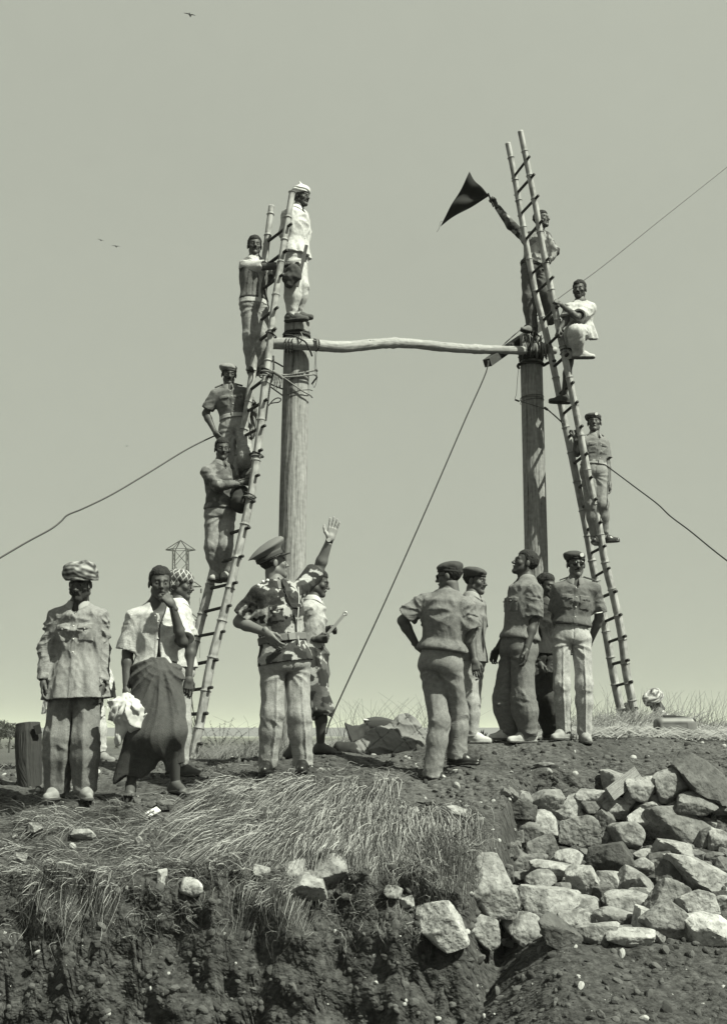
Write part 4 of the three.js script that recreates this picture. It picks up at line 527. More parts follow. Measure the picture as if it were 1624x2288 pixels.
function makePerson(o) {
  const P = o.P, up = P.neck.clone().sub(P.pel), L = up.length(); up.normalize();
  const acS = P.shL.clone().sub(P.shR), acH = P.hipL.clone().sub(P.hipR); for (const a of [acS, acH]) a.addScaledVector(up, -a.dot(up)).normalize();
  const fwS = acS.clone().cross(up).normalize(), fat = o.fat || 1, h = o.h || .0072, seed = o.id.length * 7 + o.d * 3.1;
  const base = V((P.anL.x + P.anR.x) / 2, Math.min(P.anL.y, P.anR.y) - .085, (P.anL.z + P.anR.z) / 2);
  const man = thing('person', o.label, 'person', base);
  const local = (x, y, z) => { // metres up the spine, to his left, forward
    const qx = x - P.pel.x, qy = y - P.pel.y, qz = z - P.pel.z, t = qx * up.x + qy * up.y + qz * up.z, k = clamp(t / L), sx = lerp(acH.x, acS.x, k), sy = lerp(acH.y, acS.y, k), sz = lerp(acH.z, acS.z, k), n = 1 / Math.sqrt(sx * sx + sy * sy + sz * sz);
    const a = (qx * sx + qy * sy + qz * sz) * n, f = Math.sqrt(Math.max(0, qx * qx + qy * qy + qz * qz - t * t - a * a)), fx = (sy * up.z - sz * up.y) * n, fy = (sz * up.x - sx * up.z) * n, fz = (sx * up.y - sy * up.x) * n;
    return [t, a, (qx * fx + qy * fy + qz * fz) < 0 ? -f : f];
  };
  const torso = (prof, add, flare, t0) => (x, y, z) => { const [t, a, f] = local(x, y, z); let [rx, rz] = prof(t / L); const fl = t < t0 ? (t0 - t) * flare : 0; rx = rx * fat + add + fl; rz = rz * (1 + (fat - 1) * 1.6) + add + fl; const q = Math.sqrt((a / rx) ** 2 + (f / rz) ** 2); return (q - 1) * Math.min(rx, rz) * .92; };
  const skinT = o.skin, arm = fat > 1.05 ? 1.08 : 1;
  const mid = (a, b, t) => a.clone().lerp(b, t), T0 = mid(P.neck, P.pel, -.06);
  { // one continuous body
    const pr = [[(() => { const f = torso(TORSO, -.028, 0, 0); return (x, y, z) => { const t = local(x, y, z)[0]; return Math.max(f(x, y, z), t - L, -.06 - t); }; })(), .03], [cone(P.neck, P.shL, .05, .046), .05], [cone(P.neck, P.shR, .05, .046), .05]];
    const fw = V(0, 0, 0); const hd = P.head.clone();
    pr.push([cone(mid(hd, P.neck, .45), P.neck.clone().addScaledVector(up, -.02), .052, .060), .03]);
    for (const s of ['L', 'R']) {
      const fa = mid(P['el' + s], P['wr' + s], .28); pr.push([cone(P['sh' + s], P['el' + s], .050 * arm, .040 * arm), .03], [cone(P['el' + s], fa, .040 * arm, .042 * arm), .02], [cone(fa, P['wr' + s], .042 * arm, .0265 * arm), .02]);
      const cf = mid(P['kn' + s], P['an' + s], .3); pr.push([cone(P['hip' + s], P['kn' + s], .078, .052), .05], [cone(P['kn' + s], cf, .050, .052), .03], [cone(cf, P['an' + s], .052, .034), .03]);
    }
    const f = (x, y, z) => { let d = 1; for (const [g, k] of pr) d = smin(d, g(x, y, z), k); return d; };
    const [lo, hi] = bounds(P, ['neck', 'shL', 'shR', 'elL', 'elR', 'wrL', 'wrR', 'pel', 'hipL', 'hipR', 'knL', 'knR', 'anL', 'anR', 'head'], .1);
    const list = [nets(f, lo, hi, o.g && !['P3b', 'P9'].includes(o.id) ? .012 : .015, (x, y, z) => skinT * (1 + .12 * noise(x * 14, y * 14, z * 14)))];
    const yw = o.yaw * Math.PI / 180, pt = o.pitch * Math.PI / 180, z = V(Math.sin(yw) * Math.cos(pt), Math.sin(pt), Math.cos(yw) * Math.cos(pt)), x = V(0, 1, 0).cross(z).normalize(), y = z.clone().cross(x);
    o.HM = basis(x, y, z, P.head, o.hs || 1); o.hz = z;
    list.push(put(paint(HEAD.clone(), (a, b, c) => skinT * headTone(a, b, c)), o.HM));
    for (const s of ['L', 'R']) {
      const hd = (o.hands || {})[s] || {}, wr = P['wr' + s], fd = wr.clone().sub(P['el' + s]).normalize();
      const dir = hd.dir ? V(...hd.dir) : fd.clone().lerp(V(0, -1, 0), .3), inward = acS.clone().multiplyScalar(s === 'L' ? -1 : 1).lerp(fwS, -.25);
      const [X, Y, Z] = frameFrom(dir, hd.palm ? V(...hd.palm) : inward); const M = basis(X, Y, Z, wr.clone().addScaledVector(fd, .012), 1.02); o['HM' + s] = M;
      list.push(put(paint(HAND[hd.pose || 'relaxed'][s].clone(), (a, b, c) => skinT * (b > .15 ? 1.1 : 1) * (hd.pose === 'open' && c > .004 ? 1.9 : 1)), M));
      if (o.foot) list.push(put(paint(s === 'L' ? FOOTL.clone() : FOOTG.clone(), () => skinT * 1.15), footM(s)));
    }
    part('body', mergeP(list), MSKIN, man);
  }
  function footM(s) { const a = P['an' + s], z = P['toe' + s].clone().sub(a); z.y = 0; z.normalize(); const y = V(0, 1, 0), x = y.clone().cross(z); const m = basis(x, y, z, a.clone().add(V(0, -.085, 0))); return m; }
  const headPart = (n, g, fn, mat = MV) => part(n, put(paint(g.clone(), fn), o.HM), mat, man);
  const hairTone = (x, y, z) => .010 + .010 * Math.abs(noise(x * 50, y * 20, z * 50));
  if (!o.hat) headPart('hair', HAIR, hairTone, MHAIR); else if (o.hat !== 'scarf' && o.hat !== 'turban') headPart('hair', HAIRBACK, hairTone, MHAIR);
  if (o.mous) headPart('moustache', MOUS, () => .012); if (o.beard) headPart('beard', BEARD, (x, y, z) => .03 * (1.2 - o.beard) + .012);
  if (o.hat === 'beret') {
    const b = headPart('beret', BERET, (x, y, z) => o.hatTone * (1 + .15 * noise(x * 60, y * 60, z * 60))); const bd = headPart('band', BAND, () => o.hatTone * .45); man.remove(bd); b.add(bd);
    if (o.badge) { const g = new THREE.CylinderGeometry(.019, .019, .005, 18).rotateX(Math.PI / 2).translate(.034, .078, .108); const m = part('badge', g.applyMatrix4(o.HM), std(.6, .5), b, base); }
  }
  if (o.hat === 'turban' || o.hat === 'wrap') {
    const G = o.hat === 'turban' ? TURBAN : WRAP; const t = headPart('turban', G, (x, y, z) => { const an = Math.atan2(x, z), w = y + .35 * Math.abs(x) + .2 * x, s = Math.sin(w * 190 + 2 * noise(x * 16, y * 16, z * 16)), n = noise(x * 24, y * 34, z * 24); return lerp(o.hatTone[0], o.hatTone[1], clamp(.42 + .34 * s + .7 * n)); });
    if (o.id === 'P1') { const q = headPart('turban_tail', TAIL, (x, y, z) => .05 + .03 * noise(x * 40, y * 40, z * 40)); man.remove(q); t.add(q); }
  }
  if (o.hat === 'scarf') headPart('headscarf', SCARF, (x, y, z) => { const an = Math.atan2(x, z) * 1.75, a = (an + y * 13) % 1, b = (an - y * 13 + 40) % 1; const l = Math.min(Math.abs(((a % 1) + 1) % 1 - .5), Math.abs(((b % 1) + 1) % 1 - .5)); return l < .075 ? .42 : .085 + .04 * noise(x * 40, y * 40, z * 40); });
  if (o.hat === 'peaked') {
    const M = o.HM.clone().multiply(new THREE.Matrix4().makeRotationX(-.30));
    const pr = [[0, .168], [.05, .168], [.10, .158], [.135, .143], [.148, .130], [.150, .122], [.140, .113], [.112, .095], [.098, .078], [.096, .040]].map((p) => new THREE.Vector2(p[0], p[1])).reverse();
    const g = new THREE.LatheGeometry(pr, 48); { const p = g.attributes.position; for (let i = 0; i < p.count; i++) { const y = p.getY(i), z = p.getZ(i), x = p.getX(i), k = sstep(.08, .15, y); p.setXYZ(i, x * .93, y + k * z * .22, z * 1.10 - .008 + k * .004); } g.computeVertexNormals(); }
    const c = part('peaked_cap', paint(g.applyMatrix4(M), (x, y, z) => .15 * (1 + .1 * noise(x * 60, y * 60, z * 60))), MV, man);
    const vis = []; const N = 16, R = 5; const vp = [], vi = []; for (let k = 0; k < 2; k++) for (let i = 0; i <= N; i++) for (let j = 0; j <= R; j++) { const a = (i / N - .5) * 2.2, q = j / R, rr = .096 + q * .062 * Math.cos(a * .75); vp.push(Math.sin(a) * rr * .95, .046 - q * .026 * Math.cos(a) + (1 - Math.cos(a)) * -.012 - k * .004, Math.cos(a) * rr * 1.08 - .008); }
    const S = (N + 1) * (R + 1); for (let k = 0; k < 2; k++) for (let i = 0; i < N; i++) for (let j = 0; j < R; j++) { const a = k * S + i * (R + 1) + j, b = a + R + 1; k ? vi.push(a, b, a + 1, a + 1, b, b + 1) : vi.push(a, a + 1, b, a + 1, b + 1, b); }
    const vg = new THREE.BufferGeometry(); vg.setAttribute('position', new THREE.Float32BufferAttribute(vp, 3)); vg.setIndex(vi); vg.computeVertexNormals(); part('visor', vg.applyMatrix4(M), std(.03, .35, { side: THREE.DoubleSide }), c, base);
    part('cap_band', nets((x, y, z) => Math.max(Math.abs((Math.hypot(x / .0915, (z + .008) / .1075) - 1) * .09) - .005, Math.abs(y - .062) - .017), V(-.12, .03, -.14), V(.12, .1, .13), .005).applyMatrix4(M), std(.05, .9), c, base);
  }
  if (o.shades || o.glasses) {
    const m = std(.012, .12), l = []; for (const s of [-1, 1]) { l.push(new THREE.SphereGeometry(1, 16, 10).scale(.025, .019, .006).translate(s * .032, .0, .098)); l.push(rod(V(s * .056, .006, .095), V(s * .078, .004, .0), .003, 6)); } l.push(rod(V(-.010, .006, .103), V(.010, .006, .103), .003, 6));
    part(o.shades ? 'sunglasses' : 'glasses', merge(l).applyMatrix4(o.HM), m, man);
  }
  // garments
  const key = ['neck', 'shL', 'shR', 'elL', 'elR', 'wrL', 'wrR', 'pel', 'hipL', 'hipR'];
  const toneFn = (c) => (x, y, z) => {
    let t = c.tone;
    if (c.camo) { const a = noise(x * 9 + seed, y * 9, z * 9) + .35 * noise(x * 24, y * 24, z * 24), b = noise(x * 7 + 20, y * 10 + seed, z * 7) + .4 * noise(x * 26 + 9, y * 26, z * 26); t = a > .06 ? c.camo[0] : b > .10 ? c.camo[2] : c.camo[1]; }
    if (c.stripe) { const [q, a] = local(x, y, z); t = Math.abs(((a / .055 + 50) % 1) - .5) < .09 || q < c.hem + .03 ? .05 : t; }
    return t * (1 + .16 * noise(x * 5 + seed, y * 5, z * 5) + .10 * noise(x * 26, y * 26 + seed, z * 26) + .07 * noise(x * 75, y * 75, z * 75));
  };
  const rdg = (n, k = 2.4) => { const q = 1 - Math.min(1, Math.abs(n) * k); return q * q; };
  const fw = (p) => .64 - Math.abs(Math.sin(p / 2)); // one fold after another: a narrow crest and a broad trough
  // shirt: falls from the chest, pulled lines spreading from the armpits
  const drape = (A) => (t, a, f, x, y, z) => {
    const n = noise(a * 5 + seed, t * 4, f * 5), th = Math.atan2(a, f); let d = .75 * fw(th * 9 + 3.2 * n + 1.2 * Math.sin(t * 7 + seed)) * sstep(.80, .2, t / L) * (.6 + .8 * noise(th * 1.5, t * 3, seed));
    for (const s of [-1, 1]) { const dx = a - s * .155, dy = t - .70 * L, R = Math.hypot(dx, dy), q = Math.atan2(dy, -s * dx); d += .9 * fw(q * 8.5 + 2 * noise(a * 6, t * 6, seed + s) + seed) * sstep(.04, .10, R) * sstep(.36, .14, R); }
    if (Math.abs(a) > .19) d += .7 * rdg(noise(x * 10, y * 13 + x * 9 * Math.sign(a) + seed, z * 10), 2.4) - .2;
    return A * (d + .25 * rdg(noise(x * 18, y * 10 + x * 8, z * 18 + seed), 3));
  };
  // trouser leg: whiskers from the crotch, broken lines at knee and hem, a long fall between
  const legFold = (A, g, iron) => (t, a, x, y, z) => {
    let c, u; const px = x - g.hp.x, py = y - g.hp.y, pz = z - g.hp.z; u = (px * g.d1.x + py * g.d1.y + pz * g.d1.z) / g.l1;
    if (u < 1) { u = Math.max(u, -.3); c = [px - g.d1.x * g.l1 * u, py - g.d1.y * g.l1 * u, pz - g.d1.z * g.l1 * u]; }
    else { const qx = x - g.kn.x, qy = y - g.kn.y, qz = z - g.kn.z, w = Math.max(0, qx * g.ax.x + qy * g.ax.y + qz * g.ax.z); u = 1 + w / g.l2; c = [qx - g.ax.x * w, qy - g.ax.y * w, qz - g.ax.z * w]; }
    const la = c[0] * acH.x + c[1] * acH.y + c[2] * acH.z, lf = c[0] * g.fw.x + c[1] * g.fw.y + c[2] * g.fw.z, th = Math.atan2(la, lf), n = noise(x * 5 + seed, y * 3, z * 5), n2 = noise(th * 1.2 + seed, u * 4, g.k);
    let d = .55 * fw(th * 4 + 2.4 * n + u * 1.4 + g.k) * sstep(.15, .5, u);
    { const R = Math.hypot(a, t + .07), q = Math.atan2(t + .07, a); d += 1.0 * fw(q * 12 + 2 * n + seed) * sstep(.03, .07, R) * sstep(.30, .10, R) * sstep(1.2, .2, u); }
    d += .85 * fw((u - 1) * 26 + Math.cos(th + g.k) * 5 + 3 * n) * Math.exp(-(((u - 1.05) / .17) ** 2)) * (.5 + 1.6 * n2);
    d += 1.1 * fw((u - 2) * 30 + Math.cos(th + 1 + g.k) * 3.5 + 2.5 * n) * sstep(1.62, 1.9, u) * (.5 + n2);
    if (g.pleat) d += g.pleat * fw(th * 6 + 1.5 * noise(th * 1.2, u * 1.2, seed) + g.k) * sstep(2.05, 1.7, u);
    if (iron) d += 1.1 * Math.max(0, 1 - Math.abs(th) / .16) * sstep(.1, .4, u);
    return A * (d + .2 * rdg(noise(x * 18, y * 9 + x * 8, z * 18 + seed), 3));
  };
  if (o.shirt || o.vest) for (const c of [o.shirt, o.vest].filter(Boolean)) {
    const isV = c === o.vest, add = c.loose, TS = torso(TORSO, add, c.flare || 0, .34 * L), fd = drape(c.fold || .006), sl = [];
    const prims = [];
    for (const s of ['L', 'R']) {
      const sh = P['sh' + s], el = P['el' + s], wr = P['wr' + s]; prims.push([cone(P.neck.clone().addScaledVector(up, -.022), sh.clone().addScaledVector(up, -.018), .046 + add * .5, .040 + add * .7), .05]);
      if (isV) continue;
      const x0 = .050 + add * .7;
      if (c.sleeve === 'long') { const e = mid(el, wr, .97), ax = wr.clone().sub(el).normalize(); sl.push({ f: smooth([cone(sh.clone().addScaledVector(up, -.012), el, x0, .044 + add * .8), cone(el, e, .044 + add * .8, .039)], .03), e, ax, ri: .030, a: el }); }
      else { const k = typeof c.sleeve === 'number' ? c.sleeve * 1.5 : .80, e = mid(sh, el, k), ax = el.clone().sub(sh).normalize(); sl.push({ f: cone(sh.clone().addScaledVector(up, -.012), e, x0, .054 + add * .7 + (c.sl || .006)), e, ax, ri: .050 * arm, a: sh, cuff: c.cuff ? cone(mid(sh, el, k - .14), mid(sh, el, k - .02), .071 + add * .5, .071 + add * .5) : null }); }
    }
    const topT = L * (isV ? 1.0 : 1.02), neckHole = cone(P.neck.clone().addScaledVector(up, -.01).addScaledVector(fwS, .012), P.neck.clone().addScaledVector(up, .1).addScaledVector(fwS, .03), .058, .075);
    const openV = c.open || isV ? 1 : 0;
    const f = (x, y, z) => {
      const [t, a, fr] = local(x, y, z); let d = TS(x, y, z); d = smax(d, t - topT, .04);
      for (const [g, k] of prims) d = smin(d, g(x, y, z), k);
      for (const s of sl) { let q = s.f(x, y, z); if (s.cuff) q = smin(q, s.cuff(x, y, z), .006); const al = (x - s.e.x) * s.ax.x + (y - s.e.y) * s.ax.y + (z - s.e.z) * s.ax.z; q = Math.max(q, al); d = smin(d, q, .045); if (al > -.2) d = Math.max(d, -(cone(s.e.clone().addScaledVector(s.ax, -.05), s.e.clone().addScaledVector(s.ax, .05), s.ri, s.ri + .006)(x, y, z))); }
      if (c.blouse && t < c.hem + .10) d -= c.blouse * sstep(c.hem + .10, c.hem + .03, t) * sstep(c.hem - .02, c.hem + .02, t);
      if (d < .03 && d > -.03) d -= fd(t, a, fr, x, y, z) * sstep(1.05, .85, t / L);
      if (c.quilt) d -= .006 * Math.abs(Math.sin(t * 32)) - .006;
      if (c.flare > .15 && t < .3 * L) d -= .012 * Math.sin(Math.atan2(a, fr) * 9 + noise(x * 6, y * 2, z * 6) * 3) * sstep(.3 * L, c.hem, t);
      if (fr > 0 && d < .03) {
        if (c.placket && Math.abs(a) < .017) d -= .0045;
        if (c.pockets) for (const s of c.pockets > 1 ? [-1, 1] : [1]) { const pa = Math.abs(a - s * .082), pt = t - L * .60; if (pa < .050 && pt > -.065 && pt < .060) { d -= .0065; if (pt > .020) d -= .005; if (pt > .016 && pt < .021) d += .006; } }
        if (c.collar && t > .80 * L) { const w = .045 * sstep(.80 * L, 1.0 * L, t); if (Math.abs(a) < w && d > -.04) d = Math.max(d, .012 - Math.max(0, Math.abs(a) - w + .008)); }
        if (openV) { const w = isV ? .018 + .10 * sstep(.35 * L, L, t) : .008 + .05 * sstep(.62 * L, L, t) + .020 * sstep(.45 * L, .05 * L, t); if (Math.abs(a - .01) < w && d > -.05) d = Math.max(d, .03 - (Math.abs(a - .01) > w - .01 ? .01 : 0) - .02 + (w - Math.abs(a - .01))); }
      }
      d = Math.max(d, c.hem + (c.curve || 0) * Math.cos(a * 9) - t + .006 * noise(a * 12, 3, 1)); if (t < c.hem + .05) d = Math.max(d, -(TS(x, y, z) + .02));
      return Math.max(d, -neckHole(x, y, z));
    };
    c.f = f; const [lo, hi] = bounds(P, key, .17); lo.y -= Math.max(0, -c.hem) * .8;
    const sh = part(isV ? 'waistcoat' : 'shirt', cyl(nets(f, lo, hi, h, toneFn(c)), base), MCLOTH, man);
    if (c.collar) { // turned-down collar
      const N = 30, vp = [], vi = [], ring = [[.060, .026], [.066, .034], [.078, .020], [.094, -.010], [.089, -.012], [.072, .014]];
      const C = P.neck.clone().addScaledVector(up, .002).addScaledVector(fwS, .006), K = ring.length;
      for (let i = 0; i <= N; i++) { const a = .26 + i / N * (6.2832 - .52), fr = Math.pow(Math.max(0, Math.cos(a)), 3); for (let k = 0; k < K; k++) { let [r, y] = ring[k]; y += .016; const low = k === 3 || k === 4; y -= .014 + fr * (low ? .045 : .022) ; r += low ? fr * .008 : 0; const fx = Math.cos(a) * r * 1.0, sx = Math.sin(a) * r * 1.04; const p = C.clone().addScaledVector(fwS, fx).addScaledVector(acS, sx).addScaledVector(up, y); vp.push(p.x, p.y, p.z); } }
      for (let i = 0; i < N; i++) for (let k = 0; k < K; k++) { const a = i * K + k, b = i * K + (k + 1) % K, c2 = a + K, d2 = b + K; vi.push(a, b, c2, b, d2, c2); } for (let k = 1; k < K - 1; k++) { vi.push(0, k + 1, k, N * K, N * K + k, N * K + k + 1); }
      const g = new THREE.BufferGeometry(); g.setAttribute('position', new THREE.Float32BufferAttribute(vp, 3)); g.setIndex(vi); g.computeVertexNormals(); paint(g, toneFn({ ...c, tone: c.tone * 1.03 })); part('collar', g, MSIDE, sh, base);
    }
    if (c.epaul) for (const s of ['L', 'R']) { const a = mid(P.neck, P['sh' + s], .42).addScaledVector(up, .055 + add * .7), b = P['sh' + s].clone().addScaledVector(up, .056 + add).lerp(P.neck, .02); part('epaulette', paint(bar(a, b, .040, .009), () => c.tone * .8), MV, sh, base); }
    if (c.placket || c.pockets) { // buttons pressed onto the cloth
      const bt = (t, a, tone, r = .0065) => { const p0 = P.pel.clone().addScaledVector(up, t * L).addScaledVector(acS, a); let q = .32; for (let k = 0; k < 60; k++) { const p = p0.clone().addScaledVector(fwS, q), d = f(p.x, p.y, p.z); if (d < .001) break; q -= Math.max(.0015, d * .7); } const p = p0.addScaledVector(fwS, q + .002); part('button', new THREE.SphereGeometry(r, 8, 6).translate(p.x, p.y, p.z), std(tone, .5), sh, base); };
      if (c.placket) for (let t = .32; t < .9; t += .18) bt(t, 0, .5); if (c.pockets > 1) for (const s of [-1, 1]) bt(.64, s * .082, c.tone * 1.3);
    }
  }
  if (o.trousers) {
    const c = o.trousers, prof = table([[-.3, .10, .10], [-.12, .150, .115], [.0, .160, .122], [.30, .130, .104], [1, .13, .104]]), top = ((o.belt ? o.belt.at + .02 : .15)), TR = torso(prof, c.loose * .5, 0, 0), legs = [];
    for (const s of ['L', 'R']) { const hp = P['hip' + s], kn = P['kn' + s], an = P['an' + s], ax = an.clone().sub(kn).normalize(), cut = s === 'R' && c.cutR ? c.cutR : c.cut, e = an.clone().addScaledVector(ax, -(cut - .085) / Math.max(.4, -ax.y)), d1 = kn.clone().sub(hp), l1 = d1.length(), k2 = mid(kn, an, .35);
      legs.push({ f: smooth([cone(hp, kn, .082 + c.loose * .7, .056 + c.loose), cone(kn, k2, .056 + c.loose, .056 + c.loose + (c.baggy || 0)), cone(k2, e, .056 + c.loose + (c.baggy || 0), c.hemR)], .05), e, ax, kn, hp, l1, d1: d1.normalize(), l2: e.distanceTo(kn), k: s === 'L' ? 0 : 2.1, fw: fwS.clone().addScaledVector(ax, -fwS.dot(ax)).normalize(), hole: cone(e.clone().addScaledVector(ax, -.02), e.clone().addScaledVector(ax, .06), c.hemR - .020, c.hemR - .016) }); }
    const seat = c.seat || fat > 1 ? ['L', 'R'].map((s) => ball(P['hip' + s].clone().addScaledVector(fwS, -.042).addScaledVector(up, .012), .076)) : [];
    for (const g of legs) { g.pleat = c.pleat || 0; g.fold = legFold(c.fold, g, c.iron); }
    const f = (x, y, z) => {
      const [t, a, fr] = local(x, y, z); let d = TR(x, y, z); d = smax(d, -.07 - t, .05); for (const q of seat) d = smin(d, q(x, y, z), .05);
      let lg = 1; for (const g of legs) { const al = (x - g.e.x) * g.ax.x + (y - g.e.y) * g.ax.y + (z - g.e.z) * g.ax.z; let q = Math.max(g.f(x, y, z), al); if (al > -.2) q = Math.max(q, -g.hole(x, y, z)); if (q < .03 && q > -.03) q -= g.fold(t, a, x, y, z); lg = Math.min(lg, q); }
      d = smin(d, lg, .028);
      if (fr > .04 && Math.abs(a) < .007 && t > -.06) d += .006;
      if (fr > 0 && t > 0) for (const s of [-.06, .06, -.095, .095]) if (Math.abs(a - s) < .006) d += .005 * sstep(.0, .1, t);
      return Math.max(d, t - top);
    };
    const [lo, hi] = bounds(P, ['pel', 'hipL', 'hipR', 'knL', 'knR', 'anL', 'anR'], .18);
    part('trousers', cyl(nets(f, lo, hi, h, toneFn(c)), base), MCLOTH, man);
  }
  if (o.skirt) {
    const c = o.skirt, wa = P.pel.clone().addScaledVector(up, .13), kc = mid(P.knL, P.knR, .5), hemC = mid(P.anL, P.anR, .5);
    const pk = [[cone(wa, P.pel, .120, .150), .06], [cone(P.hipL, P.knL, .110, .082), .08], [cone(P.hipR, P.knR, .106, .078), .07], [cone(P.pel, kc, .14, .12), .1]];
    const bot = c.hem === 1 ? [P.anR.clone().add(V(-.05, .035, .02)), P.anL.clone().add(V(.01, .11, 0))] : [mid(P.knR, P.anR, .22), mid(P.knL, P.anL, .2)];
    pk.push([cone(P.knR, bot[0], .085, .07), .08], [cone(P.knL, bot[1], .078, .066), .08], [cone(kc, mid(bot[0], bot[1], .4), .078, .065), .08]);
    const kx = lerp(P.hipR.x, P.hipL.x, c.hem === 1 ? .95 : .5), ky = wa.y + (c.hem === 1 ? -.02 : .10); const bd = bot[1].clone().sub(bot[0]); bd.z = 0; const nrm = V(bd.y, -bd.x, 0).normalize(); if (nrm.y > 0) nrm.negate();
    const f = (x, y, z) => {
      let d = 1; for (const [g, k] of pk) d = smin(d, g(x, y, z), k);
      if (d < .06 && d > -.06) { const dx = x - kx, dy = y - ky, R = Math.hypot(dx, dy), q = Math.atan2(dx, -dy), n = noise(x * 3.5, y * 2.2, z * 3.5); d -= .024 * fw(q * 17 + 2.4 * n + (z - wa.z) * 8) * sstep(.03, .25, R) + .007 * fw(q * 31 + 3 * n) * sstep(.1, .3, R) + .006 * rdg(noise(x * 9, y * 16 + x * 8, z * 9), 3) * sstep(.3, .1, R); }
      const hp = (x - bot[0].x) * nrm.x + (y - bot[0].y) * nrm.y + .02 * Math.sin(x * 32) ; d = Math.max(d, hp); if (hp > -.35) d = Math.max(d, -(d + .011) > -.3 && hp > -.12 ? -(d + .012) : d);
      return Math.max(d, (x - wa.x) * up.x + (y - wa.y) * up.y + (z - wa.z) * up.z);
    };
    const [lo, hi] = bounds(P, ['pel', 'hipL', 'hipR', 'knL', 'knR', 'anL', 'anR'], .2); part('wrapped_skirt', cyl(nets(f, lo, hi, h, toneFn(c)), base), MCLOTH, man);
  }
  if (o.belt) {
    const b = o.belt, src = o.shirt.hem < b.at - .03 ? torso(TORSO, o.shirt.loose + .004, 0, 0) : torso(table([[-.3, .10, .10], [-.12, .150, .115], [.0, .160, .122], [.30, .130, .104], [1, .13, .104]]), .010, 0, 0);
    const f = (x, y, z) => { const t = local(x, y, z)[0] - b.at; return Math.max(Math.abs(src(x, y, z) - .006) - .006, Math.abs(t) - b.wide / 2); };
    const c = P.pel.clone().addScaledVector(up, b.at), lo = c.clone().addScalar(-.26), hi = c.clone().addScalar(.26); lo.y = c.y - .1; hi.y = c.y + .1;
    const bm = part('belt', paint(nets(f, lo, hi, .006), (x, y, z) => b.tone), MV, man);
    const fr = fwS.clone(); let q = .3; for (let k = 0; k < 60; k++) { const p = c.clone().addScaledVector(fr, q), d = f(p.x, p.y, p.z); if (d < .002) break; q -= Math.max(.002, d * .7); }
    const p = c.clone().addScaledVector(fr, q + .003); part('buckle', new THREE.BoxGeometry(.055, b.wide * .9, .008).applyMatrix4(basis(acS, up, fr, p)), std(b.buckle || .25, .35, { metalness: .3 }), bm, base);
  }
  if (o.shoe) for (const s of ['L', 'R']) part('shoe', put(paint(SHOEG.clone(), (x, y, z) => ((y < .021 ? .35 : 1) * (s === 'L' && o.shoeL ? o.shoeL : o.shoe)) * (1 + .2 * noise(x * 40, y * 40, z * 40))), footM(s)).applyMatrix4(new THREE.Matrix4()), o.shoe < .06 ? MSHOE : MV, man);
  return man;
}
const MHAIR = new THREE.MeshStandardMaterial({ vertexColors: true, roughness: .9 }), MSHOE = new THREE.MeshStandardMaterial({ vertexColors: true, roughness: .38 });
const MEN = {}; for (const o of PEOPLE) MEN[o.id] = makePerson(o);
for (const o of PEOPLE) { const q = (a, b) => o.P[a].distanceTo(o.P[b]).toFixed(2); if (VERB) console.log(o.id, 'sp', q('neck', 'pel'), 'sh', q('shL', 'shR'), 'arm', q('shL', 'elL'), q('elL', 'wrL'), q('shR', 'elR'), q('elR', 'wrR'), 'leg', q('hipL', 'knL'), q('knL', 'anL'), q('hipR', 'knR'), q('knR', 'anR')); }
// ---------------------------------------------------------------- things carried and things lying about
const handAt = (id, s, x = .0, y = .08, z = .03) => V(s === 'L' ? -x : x, y, z).applyMatrix4(PEOPLE.find((o) => o.id === id)['HM' + s]);
const geoTone = (g, t, a = .15) => paint(g, (x, y, z) => t * (1 + a * noise(x * 9, y * 9, z * 9) + a * .7 * noise(x * 40, y * 40, z * 40)));
{ // officer's badge, lanyard, watch
  const off = PEOPLE.find((o) => o.id === 'P4'), man = MEN.P4, f = off.shirt.f, surf = (u, v, lift = .004) => { for (let d = 8.0; d < 8.9; d += .004) { const p = at(u, v, d); if (f(p.x, p.y, p.z) < lift) return p; } return at(u, v, 8.4); };
  part('lanyard', sweep([[622, 1290], [632, 1312], [640, 1328], [650, 1352], [658, 1376], [661, 1398], [662, 1420], [664, 1440]].map((p) => surf(p[0], p[1], .006)), () => .006, 40, 6), std(.025, .8), man);
  part('ribbon', sweep([[666, 1312], [668, 1340], [666, 1370], [664, 1400], [668, 1440]].map((p) => surf(p[0], p[1], .006)), () => .0065, 40, 6), std(.30, .8), man);
  const bp = surf(642, 1366, .004), g = new THREE.CylinderGeometry(.028, .022, .008, 10).rotateX(1.5708).scale(1, 1.3, 1).translate(bp.x, bp.y, bp.z); part('pocket_badge', g, std(.42, .6), man);
  for (const [u, v] of [[578, 1308], [588, 1300], [598, 1297]]) { const p = surf(u, v, .004); part('rank_star', new THREE.SphereGeometry(.014, 6, 5).translate(p.x, p.y, p.z), std(.5, .4), man); }
  const w = off.P.wrL, e = off.P.elL, ax = w.clone().sub(e).normalize(); part('watch_strap', sweep([w.clone().addScaledVector(ax, -.014), w.clone().addScaledVector(ax, .014)], () => .0305, 1, 18), std(.02, .5), man);
  part('watch', new THREE.CylinderGeometry(.017, .017, .012, 14).rotateX(1.5708).translate(w.x - .004, w.y, w.z + .031), std(.5, .25, { metalness: .5 }), man);
}
{ const o = PEOPLE.find((q) => q.id === 'P10'), p = at(1341, 1367, 10.02); part('arm_band', sweep([o.P.elL.clone().lerp(o.P.shL, .24), o.P.elL.clone().lerp(o.P.shL, .20)], () => .084, 1, 20), std(.6, .8), MEN.P10); }
{ const p = [[1077, 1378], [1079, 1420], [1080, 1440], [1078, 1462]].map((q) => at(q[0], q[1], 10.0)); part('hanging_strap', sweep(p, () => .008, 16, 5), std(.06), MEN.P7); }
